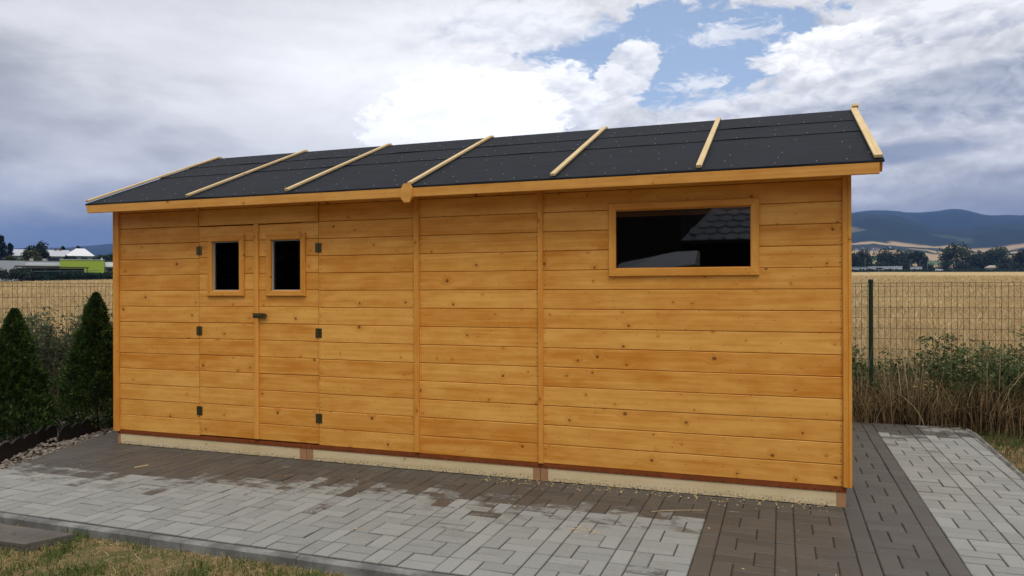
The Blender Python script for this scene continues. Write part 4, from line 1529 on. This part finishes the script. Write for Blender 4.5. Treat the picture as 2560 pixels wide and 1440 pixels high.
# left: school-like white roof hall far behind
b = Build('long_hall', 'long hall with pale sheet roof, hipped end and chimneys beyond the field', 150, 262)
x0, x1, xh0, xh1 = b.u(28), b.u(200), b.u(163), b.u(237)
ze, zt = b.h(150, 641), b.h(150, 623)
b.part('wall', M['wallgg'], lambda m: (m.box(x0, x1, 0, 14, -1, ze), m.box(xh0 + .6, xh1 - .8, -5, -.05, -1, ze)))
M['roofgrey'] = mat_plain('grey_sheet_roof', (.42, .43, .46), .55, var=.08, nscale=.6)
b.part('roof', M['roofgrey'], lambda m: m.add([(x0 - .5, -.5, ze), (x1 + 4, -.5, ze), (x1 + 4, 14.5, ze), (x0 - .5, 14.5, ze), (x0 - .5, 7, zt), (x1, 7, zt)], [(0, 1, 5, 4), (2, 3, 4, 5), (1, 2, 5), (3, 0, 4), (0, 3, 2, 1)]))
zp = b.h(195, 622)
b.part('hip_roof', M['roofwhite'], lambda m: m.add([(xh0, -5.6, ze + .05), (xh1, -5.6, ze + .05), (xh1, 8, ze + .05), (xh0, 8, ze + .05), ((xh0 + xh1) / 2 - 1.2, 1, zp + .15), ((xh0 + xh1) / 2 + 1.5, 1, zp + .15)], [(0, 1, 5, 4), (1, 2, 5), (2, 3, 4, 5), (3, 0, 4), (0, 3, 2, 1)]))
for px in (139, 151, 177, 203):
    u = b.u(px); b.part('chimney', M['brick'], lambda m: m.box(u - .35, u + .35, 6.2, 7.0, zt - .8, zt + .55))
for px in (124, 127.5, 136, 139.5, 147, 178, 186, 206, 214):
    u = b.u(px); yy = -.04 if px < 160 else -5.04
    b.part('window', M['wpane'], lambda m: m.box(u - .5, u + .5, yy, yy + .15, ze - 1.9, ze - .5))
for k in range(16):
    u = x0 + (x1 - x0) * (k + .5) / 16
    b.part('roof_seam', M['roofgrey'], lambda m: m.add([(u - .05, -.5, ze + .05), (u + .05, -.5, ze + .05), (u + .05, 7, zt + .05), (u - .05, 7, zt + .05), (u - .05, -.5, ze - .02), (u + .05, -.5, ze - .02), (u + .05, 7, zt - .02), (u - .05, 7, zt - .02)], [(0, 1, 2, 3), (0, 4, 5, 1), (1, 5, 6, 2), (3, 7, 4, 0)]))

b = Build('flat_roof_house', 'lime green flat-roofed block beyond the wheat', 205, 205)
x0, x1 = b.u(150), b.u(261); zt = b.h(205, 650)
b.part('wall', M['lime'], lambda m: m.box(x0, x1, 0, 9, -.5, zt))
b.part('parapet_cap', M['grey'], lambda m: m.box(x0 - .12, x1 + .12, -.12, 9.1, zt, zt + .18))
b.part('vent', M['white'], lambda m: m.box(x1 - .8, x1 - .4, 1, 1.4, zt + .18, zt + .6))
b = Build('flat_roof_house', 'low white flat-roofed house with chimney stubs, wing of the lime block', 60, 207)
x0, xm, x1 = b.u(-30), b.u(63), b.u(150) - .1; zt = b.h(60, 653); zl = b.h(100, 660)
b.part('wall', M['grey'], lambda m: m.box(x0, xm, 0, 9, -.5, zt))
b.part('wall', M['white'], lambda m: m.box(xm + .01, x1, .6, 9, -.5, zt - .05))
b.part('canopy', M['white'], lambda m: m.box(xm, x1 + 2.2, -1.5, .58, zl - .5, zl + .0))
b.part('parapet_cap', M['wallgg'], lambda m: m.box(x0, x1, .3, 9.1, zt + .01, zt + .14))
for px in (79, 112):
    u = b.u(px); b.part('chimney', M['beige'], lambda m: m.box(u - .45, u + .45, 3, 3.8, zt + .14, zt + .9))
for px in (12, 38, 80, 100, 125):
    u = b.u(px); b.part('window', M['wpane'], lambda m: m.box(u - .7, u + .7, (-.04 if px < 63 else .56), .7, .5, 1.8))
b = Build('flat_roof_house', 'plain white flat-roofed block right of the lime block', 272, 212)
x0, x1 = b.u(262), b.u(300); zt = b.h(272, 655)
b.part('wall', M['white'], lambda m: m.box(x0, x1, 0, 8, -.5, zt))
b.part('canopy', M['roofwhite'], lambda m: m.box(x0, x1, -2, -.02, b.h(272, 668), b.h(272, 665)))
b.part('window', M['wpane'], lambda m: m.box(x0 + .6, x1 - .6, -.04, .1, .3, b.h(272, 671)))
b = Build('carport', 'low carport with a thin brown roof before the white house', 130, 196)
x0, x1 = b.u(37), b.u(222); z0_, z1_ = b.h(37, 664), b.h(222, 668.5)
b.part('roof', M['roofbrown'], lambda m: m.add([(x0, -2, z0_ - .25), (x1, -2, z1_ - .2), (x1, 3, z1_ - .2), (x0, 3, z0_ - .25), (x0, -2, z0_), (x1, -2, z1_), (x1, 3, z1_), (x0, 3, z0_)], [(0, 3, 2, 1), (4, 5, 6, 7), (0, 1, 5, 4), (1, 2, 6, 5), (2, 3, 7, 6), (3, 0, 4, 7)]))
b.part('back_wall', M['roofbrown'], lambda m: m.box(x0 + .5, x1 - 1, 2.6, 2.8, -.5, min(z0_, z1_) - .26))
for k in range(6):
    u = x0 + .4 + (x1 - x0 - .8) * k / 5
    b.part('post', M['brick'], lambda m: m.box(u - .09, u + .09, -1.8, -1.6, -.5, min(z0_, z1_) - .24))
b = Build('garden_shelter', 'long dark green shelter with a low sheet roof behind the hedge', 165, 191)
x0, x1 = b.u(83), b.u(247); zt = b.h(165, 676)
b.part('roof', M['roofgreen'], lambda m: m.add([(x0, -1.5, zt - .45), (x1, -1.5, zt - .10), (x1, 2, zt), (x0, 2, zt - .3), (x0, -1.5, zt - .35), (x1, -1.5, zt), (x1, 2, zt + .1), (x0, 2, zt - .2)], [(0, 3, 2, 1), (4, 5, 6, 7), (0, 1, 5, 4), (1, 2, 6, 5), (2, 3, 7, 6), (3, 0, 4, 7)]))
b.part('wall', M['roofgreen'], lambda m: m.box(x0 + .5, x1 - 1, -1, 1.6, -.5, zt - .5))

# left trees
def at_h(px, ty, dep):
    g = gz(px, dep); return g, at(px, ty, dep).z - g.z


for i, (kind, px, ty, wpx, dep, lab, c1, c2) in enumerate((
        ('c', 2, 590, 58, 232, 'tall dark spruce towering over the white house', (.010, .020, .013), None),
        ('c', 26, 609, 22, 255, 'small thin spruce between the tall spruce and the olive tree', (.012, .022, .014), None),
        ('b', 28, 628, 34, 228, 'olive brown bush tree under the small spruce', (.050, .056, .022), (.075, .080, .032)),
        ('b', 72, 622, 66, 226, 'round olive green tree before the pale roof hall', (.045, .052, .020), (.072, .078, .030)),
        ('p', 95, 599, 56, 236, 'dark spreading pine with a ragged crown beside the pale roof', (.014, .026, .016), (.024, .040, .022)),
        ('b', 176, 637, 34, 222, 'low dark bushy tree before the hipped roof', (.022, .032, .014), (.040, .052, .022)),
        ('b', 199, 608, 24, 300, 'small rounded dark tree rising behind the hipped roof', (.014, .026, .014), (.026, .042, .020)),
        ('b', 262, 627, 54, 245, 'dark green tree clump right next to the shed edge', (.022, .036, .016), (.045, .064, .026)),
        ('b', 288, 630, 44, 250, 'dark green tree half hidden by the shed edge', (.022, .036, .016), (.045, .064, .026)),
        ('c', 158, 617, 9, 310, 'tiny conifer tip above the hall ridge', (.014, .024, .016), None),
        ('c', -40, 600, 60, 240, 'dark spruce just outside beside the tall spruce', (.010, .020, .013), None))):
    g, hh = at_h(px, ty, dep)
    rad = wpx / 2 / F_PX * dep * 1.02
    if kind == 'c': conifer('spruce', g, hh, rad, lab, 'trees beyond the left field', 2600, .75, c1, 100 + i)
    else: broadleaf('pine_tree' if kind == 'p' else 'garden_tree', g, hh, rad, lab, 'tree', 'trees beyond the left field', 3000, .62, c1, c2, 100 + i, .18)

# hedge and bushes along the far edge of the left field
for i, (pa, pb, ty, dep, lab) in enumerate(((84, 300, 683.5, 188, 'clipped dark green hedge along the far field edge before the lime block'),)):
    g = gz((pa + pb) / 2, dep)
    root = empty('hedge', g, lab, 'hedge')
    n = 7000
    pxs = pa + (pb - pa) * NP.random(n)
    P3 = []
    for p_ in pxs:
        q = gz(p_, dep + NP.random() * 2.2); P3.append((q.x - g.x, q.y - g.y, q.z - g.z))
    P3 = np.array(P3)
    hh = np.array([at(p_, ty + 1.2 * mn.noise(Vector((p_ * .25, 0, 0))), dep).z for p_ in pxs]) - (P3[:, 2] + g.z)
    P3[:, 2] += hh * NP.random(n) ** .8
    V, Fq, C = leaves(P3, .38, np.array([.018, .040, .016]), 0, .8, .3)
    np_mesh('foliage', V, Fq, M['leaf'], root, colors=C)
FBL = ['tall loose bush before the grey house wall under the spruce', 'loose bush under the spruce before the grey wall', 'loose bush where the grey wall meets the white wall', 'tall loose bush hiding the end of the carport', 'lower loose bush at the start of the clipped hedge', 'low bush in front of the hedge end', 'loose bush at the corner of the lime block', 'loose bush right at the shed edge beyond the wheat']
for i, (px, ty, wpx) in enumerate(((-12, 664, 44), (12, 672, 40), (36, 668, 40), (56, 664, 36), (74, 674, 34), (100, 684, 30), (270, 678, 26), (288, 676, 26))):
    g, hh = at_h(px, ty, 187)
    broadleaf('field_edge_bush', g, max(1.0, hh), wpx / 2 / F_PX * 187, FBL[i], 'bush', 'bushes along the left field edge', 900, .34, (.024, .038, .018), (.052, .070, .034), 140 + i, .05)

# right: low white halls, road, car, poles
M['road_verge'] = None
b = Build('white_hall', 'long low white hall below the far trees', 2212, 486)
x0, x1 = b.u(2170), b.u(2256); zt = b.h(2212, 667.5)
b.part('wall', M['white'], lambda m: m.box(x0, x1, 0, 10, -1, zt))
b.part('roof', M['roofwhite'], lambda m: m.box(x0 - .3, x1 + .3, -.3, 10.3, zt, zt + .35))
b.part('window_band', M['wpane'], lambda m: m.box(b.u(2190), b.u(2208), -.06, .1, zt - 1.3, zt - .5))
b = Build('white_hall', 'short low white hall beside the poles', 2290, 488)
x0, x1 = b.u(2276), b.u(2306); zt = b.h(2290, 668)
b.part('wall', M['white'], lambda m: m.box(x0, x1, 0, 8, -1, zt)); b.part('roof', M['grey'], lambda m: m.box(x0 - .2, x1 + .2, -.2, 8.2, zt, zt + .3))
b = Build('white_hall', 'grey low hall right beside the shed corner', 2150, 490)
x0, x1 = b.u(2120), b.u(2168); zt = b.h(2150, 668.5)
b.part('wall', M['grey'], lambda m: m.box(x0, x1, 0, 8, -1, zt)); b.part('roof', M['wallgg'], lambda m: m.box(x0 - .2, x1 + .2, -.2, 8.2, zt, zt + .3))
b = Build('roadside_house', 'low beige house with a pale hipped roof under the far trees', 2480, 500)
x0, x1 = b.u(2462), b.u(2498); ze, zt = b.h(2480, 669), b.h(2480, 663)
b.part('wall', M['beige'], lambda m: m.box(x0, x1, 0, 9, -1, ze))
b.part('roof', M['beige'], lambda m: m.add([(x0 - .4, -.4, ze), (x1 + .4, -.4, ze), (x1 + .4, 9.4, ze), (x0 - .4, 9.4, ze), (x0 + 2.5, 4.5, zt), (x1 - 2.5, 4.5, zt)], [(0, 1, 5, 4), (1, 2, 5), (2, 3, 4, 5), (3, 0, 4), (0, 3, 2, 1)]))
PLL = ['thin pale lamp pole over the grey hall by the shed corner', 'thin pale lamp pole at the near end of the short white hall', 'thin pale lamp pole at the far end of the short white hall', 'thin pale lamp pole in the gap right of the short white hall', 'taller pale lamp pole next to the white car', 'short pale lamp pole straight above the white car']
for i, (px, ty) in enumerate(((2163, 648), (2277, 650), (2300, 652), (2319, 651), (2339, 650), (2349, 656))):
    g, hh = at_h(px, ty, 478)
    e = empty('street_lamp', g, PLL[i], 'lamp pole', 'lamp poles along the far road')
    mb = MB(); mb.tube([(0, 0, -.3), (0, 0, hh)], [.11, .07], 6); mb.build('pole', M['pole'], e)
    mb = MB(); mb.box(-.1, 1.1, -.12, .12, hh - .02, hh + .12); mb.build('lamp_head', M['pole'], e)
# low hedge between the wheat and the road
g = gz(2340, 470)
root = empty('hedge', g, 'low dark green hedge strip along the far road behind the white car', 'hedge')
n = 5200
pxs = 2050 + 620 * NP.random(n)
P3 = np.array([tuple(gz(p_, 468 + 3 * NP.random()) - g) for p_ in pxs])
hh = 1.25 + .45 * np.array([mn.noise(Vector((p_ * .06, 0, 3))) for p_ in pxs])
P3[:, 2] += hh * NP.random(n) ** .8
V, Fq, C = leaves(P3, .8, np.array([.030, .052, .020]), 0, .8, .3)
np_mesh('foliage', V, Fq, M['leaf'], root, colors=C)
# road sheet
rp = []
for px in range(2060, 2700, 20): rp.append(gz(px, 458) + Vector((0, 0, .35)))
rq = [gz(px, 464) + Vector((0, 0, .35)) for px in range(2060, 2700, 20)]
mb = MB(); n = len(rp); mb.add(rp + rq, [(i, i + 1, n + i + 1, n + i) for i in range(n - 1)])
tag(mb.build('road', M['asphalt']), kind='structure')


def far_car(px, depth):
    b = Build('car', 'white hatchback driving along the far road below the tree row', px, depth, cat='car')
    b.o.location.z += .36; b.o.rotation_euler.z += R(6)
    M['carwhite'] = mat_plain('white_car_paint', (.75, .75, .76), .3, var=.02)
    M['tyre'] = mat_plain('tyre', (.02, .02, .02), .8)
    sil = [(-2.1, .32), (2.05, .32), (2.12, .62), (1.95, .86), (1.0, .98), (.35, 1.40), (-1.05, 1.46), (-1.75, 1.08), (-2.1, .95), (-2.15, .6)]
    b.part('body', M['carwhite'], lambda m: m.prism(sil, -.85, .85))
    b.part('side_window', M['wpane'], lambda m: m.prism([(-1.45, 1.02), (.80, 1.02), (.28, 1.33), (-1.0, 1.38)], -.865, .865))
    for x in (-1.3, 1.35):
        for y in (-.80, .80):
            b.part('wheel', M['tyre'], lambda m: m.tube([(x, y - .1, .32), (x, y + .1, .32)], .32, 14))
    for y in (-.6, .6):
        b.part('headlight', M['steel'], lambda m: m.box(2.0, 2.11, y - .2, y + .2, .64, .78))


far_car(2348, 461)

# village houses at the foot of the hills
for i in range(12):
    px = 2138 + (i * 37 % 70) + (0 if i % 3 else rng.random() * 40); dep = 1500 + rng.random() * 450
    g = gz(px, dep)
    e = empty('village_house', g, 'tiny pale village house at the foot of the blue hills', 'house', 'village houses below the hills', rng.random() * 3)
    w, dd, hh = 4.5 + rng.random() * 3, 6, 3.0 + rng.random() * 1.5
    mb = MB(); mb.box(-w / 2, w / 2, -dd / 2, dd / 2, -2, hh); mb.build('wall', M['grey'], e)
    mb = MB(); mb.add([(-w / 2 - .4, -dd / 2 - .4, hh), (w / 2 + .4, -dd / 2 - .4, hh), (w / 2 + .4, dd / 2 + .4, hh), (-w / 2 - .4, dd / 2 + .4, hh), (-w / 2 - .4, 0, hh + 3), (w / 2 + .4, 0, hh + 3)], [(0, 1, 5, 4), (2, 3, 4, 5), (1, 2, 5), (3, 0, 4), (0, 3, 2, 1)])
    mb.build('roof', M['brick'], e)

# ------------------------------------------------------------------ wire fences
WR = .0021


def fence(name, label, pa, pb, ztop, zbot, dv, dh, posts, seed):
    pa, pb = Vector((*pa, 0)), Vector((*pb, 0))
    L = (pb - pa).length; ex = (pb - pa).normalized()
    e = empty(name, (pa.x, pa.y, 0), label, 'fence', rz=math.atan2(ex.y, ex.x))
    # vertical wires share one mesh
    mb = MB(); mb.tube([(0, 0, zbot), (0, 0, ztop)], WR, 4)
    vm = mb.build('vertical_wire', M['wire'], e); x = dv * .5; vm.location = (x, 0, 0)
    x += dv
    while x < L:
        o = bpy.data.objects.new('vertical_wire', vm.data); COL.objects.link(o); o.parent = e; o.location = (x + rng.gauss(0, .0015), 0, 0); x += dv
    pts = []
    k = int(L / (dv / 2))
    for i in range(k + 1):
        xx = i * dv / 2; pts.append((xx, 0, (.0035 if i % 2 else -.0035)))
    mb = MB(); mb.tube(pts, WR, 4)
    zs = [ztop - .008, ztop - .045] + [ztop - .045 - dh * (i + 1) for i in range(int((ztop - zbot) / dh))]
    hm = None
    for z in zs:
        if z < zbot: continue
        if hm is None: hm = mb.build('horizontal_wire', M['wire'], e); o = hm
        else: o = bpy.data.objects.new('horizontal_wire', hm.data); COL.objects.link(o); o.parent = e
        o.location = (0, .003, z)
    return e


fence('wire_fence', 'green-brown wire mesh fence behind the weeds beside the dark green post', (5.2, 3.80), (11.4, 3.80), 1.468, .02, .0575, .1135, [], 1)
fence('wire_fence', 'wire mesh fence running behind the two thujas', (-1.62, -1.1), (-2.18, 3.75), 1.50, .0, .0575, .1135, [], 2)


def post(loc, h, label):
    e = empty('fence_post', loc, label, 'post', 'green fence posts')
    mb = MB(); mb.tube([(0, 0, -.12), (0, 0, h - .035)], .0225, 14); mb.build('tube', M['fencegreen'], e, smooth=False)
    mb = MB(); mb.tube([(0, 0, h - .04), (0, 0, h - .008), (0, 0, h)], [.0265, .0265, .020], 14); mb.build('cap', M['fencegreen'], e)
    for z in (.35, .9, h - .12):
        mb = MB(); mb.tube([(0, -.028, z), (0, .02, z)], .004, 6); mb.build('wire_clip', M['wire'], e)
    return e


pq = at(2174, 700, 8.25)
post((pq.x, 3.765, 0), 1.502, 'dark green round fence post standing free above the weeds')
post((4.15, 3.765, 0), 1.50, 'green fence post hidden behind the shed')
post((-2.12, 2.95, 0), 1.53, 'green fence post behind the shed end of the left fence')

# tall wild oat beside the post
wo = empty('wild_oat', (6.62, 4.15, -.1), 'pale wild oat plume rising above the fence near the post', 'grass plume')
mb = MB(); mb.tube([(0, 0, 0), (.02, 0, .8), (.0, 0, 1.62)], [.004, .003, .0012], 5); mb.build('stem', M['batten'], wo)
pts = []
for i in range(120):
    t = rng.random(); s_ = 1 if rng.random() < .5 else -1
    pts.append((.02 + s_ * (1 - t) * .10 * rng.random() + rng.gauss(0, .01), rng.gauss(0, .03), 1.22 + t * .46))
for j in range(90): pts.append((.25 + rng.gauss(0, .16), rng.gauss(0, .06), 1.26 + abs(rng.gauss(0, .10))))
V, Fq, C = leaves(np.array(pts), .026, np.array([.62, .54, .34]), -.2, .35, .15)
tag(np_mesh('spikelets', V, Fq, M['blade'], wo, colors=C), kind='stuff')

# ------------------------------------------------------------------ behind the camera: what the panes mirror
M['darkplaster'] = mat_plain('dark_brown_plaster', (.040, .034, .029), .9, var=.15, nscale=1.0)
M['rooftile'] = mat_plain('dark_grey_roof_tile', (.33, .34, .38), .6, var=.25, nscale=2.0)
hs = empty('neighbour_house', (4.95, -16.0, -.08), 'brown plastered house with dark scalloped roof tiles, mirrored in the wide pane', 'house')
# main block (tall gable left) and lower wing (right) whose eave shows in the pane
mb = MB(); mb.box(-13.0, -1.6, -9, 2.2, 0, 6.2); mb.build('wall', M['darkplaster'], hs)
mb = MB(); mb.add([(-13.4, -9.4, 6.2), (-1.2, -9.4, 6.2), (-1.2, 2.6, 6.2), (-13.4, 2.6, 6.2), (-13.4, -3.4, 9.5), (-1.2, -3.4, 9.5)], [(0, 1, 5, 4), (2, 3, 4, 5), (1, 2, 5), (3, 0, 4), (0, 3, 2, 1)]); mb.build('roof', M['rooftile'], hs)
mb = MB(); mb.box(-1.6, 9.0, -7, 2.0, 0, 2.75); mb.build('wing_wall', M['darkplaster'], hs)
mb = MB()
mb.add([(-1.55, 2.75, 2.62), (9.4, 2.75, 2.62), (9.4, -7.4, 2.62), (-1.55, -7.4, 2.62), (.9, -2.2, 6.0), (8.0, -2.2, 6.0)], [(0, 1, 5, 4), (1, 2, 5), (2, 3, 4, 5), (3, 0, 4), (0, 3, 2, 1)])
wr = mb.build('wing_roof', M['rooftile'], hs)
tm = bpy.data.meshes.new('roof_tile')
pts = [(-.16, .0), (-.16, -.26), (-.11, -.34), (0, -.38), (.11, -.34), (.16, -.26), (.16, .0)]
vs = [(x, y, .012 - y * .10) for x, y in pts] + [(x, y, -.015 - y * .02) for x, y in pts]
tm.from_pydata(vs, [], [tuple(range(7))[::-1], tuple(range(7, 14))] + [(i, (i + 1) % 7, 7 + (i + 1) % 7, 7 + i) for i in range(7)]); tm.update(); tm.materials.append(M['rooftile'])
e1 = Vector((1, 0, 0)); e2 = (Vector((0, -2.2, 6.0)) - Vector((0, 2.75, 2.62))).normalized(); e3 = e1.cross(e2)
if e3.z < 0: e3 = -e3
cnt = 0
for row in range(11):
    for c in range(24):
        s_ = .30 + row * .30
        x = -1.35 + c * .335 + (.167 if row % 2 else 0)
        if x < -1.5 + s_ * .36 + .1: continue
        q = Vector((x, 2.75, 2.62)) + e2 * s_ + e3 * .02
        o = bpy.data.objects.new('roof_tile', tm); COL.objects.link(o); o.parent = hs
        ex, ey, ez = e1, e2, e3
        o.matrix_local = Matrix(((ex.x, ey.x, ez.x, q.x), (ex.y, ey.y, ez.y, q.y), (ex.z, ey.z, ez.z, q.z), (0, 0, 0, 1)))
        cnt += 1
for (x, z) in ((-10.5, 1.2), (-5.8, 1.2), (-10.5, 3.9), (-5.8, 3.9)):
    mb = MB(); mb.box(x - .6, x + .6, 2.17, 2.23, z, z + 1.3); w_ = mb.build('window', M['wpane'], hs)
for x in (1.5, 4.5):
    mb = MB(); mb.box(x - .6, x + .6, 1.97, 2.03, .9, 2.1); mb.build('window', M['wpane'], hs)
mb = MB(); mb.tube([(-1.5, 2.86, 2.58), (9.3, 2.86, 2.58)], .06, 8); mb.build('gutter', M['darkplaster'], hs)

# unseen log stack, a guess added to mirror as the pane's pale shape
ls = empty('guessed_log_stack', (3.55, -9.3, -.085), 'added unseen log stack, a guess, its pale sheet mirrored low in the wide pane', 'log stack')
mb = MB(); mb.box(-.85, .62, -.5, .5, .0, 1.72); mb.build('stack', M['bark'], ls)
tp = [(-.95, 1.70), (-.74, 1.98), (-.1, 2.12), (.25, 2.20), (.66, 2.215), (.66, 1.93), (.1, 1.86)]
mb = MB(); mb.prism(tp, -.55, .55)
mb.v = [(v[0], v[1] - (.75 * (v[2] - 1.86) / .35 if v[2] > 1.9 and v[1] > 0 else 0), v[2]) for v in mb.v]  # side facing the pane leaned back to catch sky and mirror brighter
mb.build('sheet', M['white'], ls)
for i in range(7):
    for j in range(5):
        mb = MB(); mb.tube([(-.75 + i * .2, .46, .15 + j * .33), (-.75 + i * .2, .56, .15 + j * .33)], .085, 9); mb.build('log', M['endgrain'], ls)

# unseen hedge added behind the camera so the door panes mirror dark
root = empty('hedge', (-14.0, -15.0, -.08), 'added unseen dark hedge behind the camera that darkens the door panes', 'hedge')
n = 9000
hx = NP.random(n) * 18 - 9.5; hy = NP.normal(0, .35, n); hz = NP.random(n) ** .8 * 3.6
V, Fq, C = leaves(np.stack([hx, hy, hz], 1), .42, np.array([.018, .032, .012]), .3, .7, .25)
np_mesh('foliage', V, Fq, M['leaf'], root, colors=C)
mb = MB(); mb.box(-9.4, 8.4, -.25, .2, 0, 3.3); mb.build('added_hedge_core', M['bark'], root)


# ------------------------------------------------------------------ haze
def build_haze():
    mb = MB(); mb.box(CX - 8600, CX + 8600, CY - 8600, CY + 8600, -6.0, 720.0)
    m = bpy.data.materials.new('haze_air'); m.use_nodes = True
    nt = m.node_tree; nt.nodes.clear()
    out = nt.nodes.new('ShaderNodeOutputMaterial')
    v = nt.nodes.new('ShaderNodeVolumePrincipled')
    v.inputs['Color'].default_value = (.23, .42, 1.0, 1)
    v.inputs['Density'].default_value = 1.15e-4
    v.inputs['Anisotropy'].default_value = .0
    nt.links.new(v.outputs[0], out.inputs['Volume'])
    o = mb.build('haze', m)
    tag(o, kind='stuff')


build_haze()
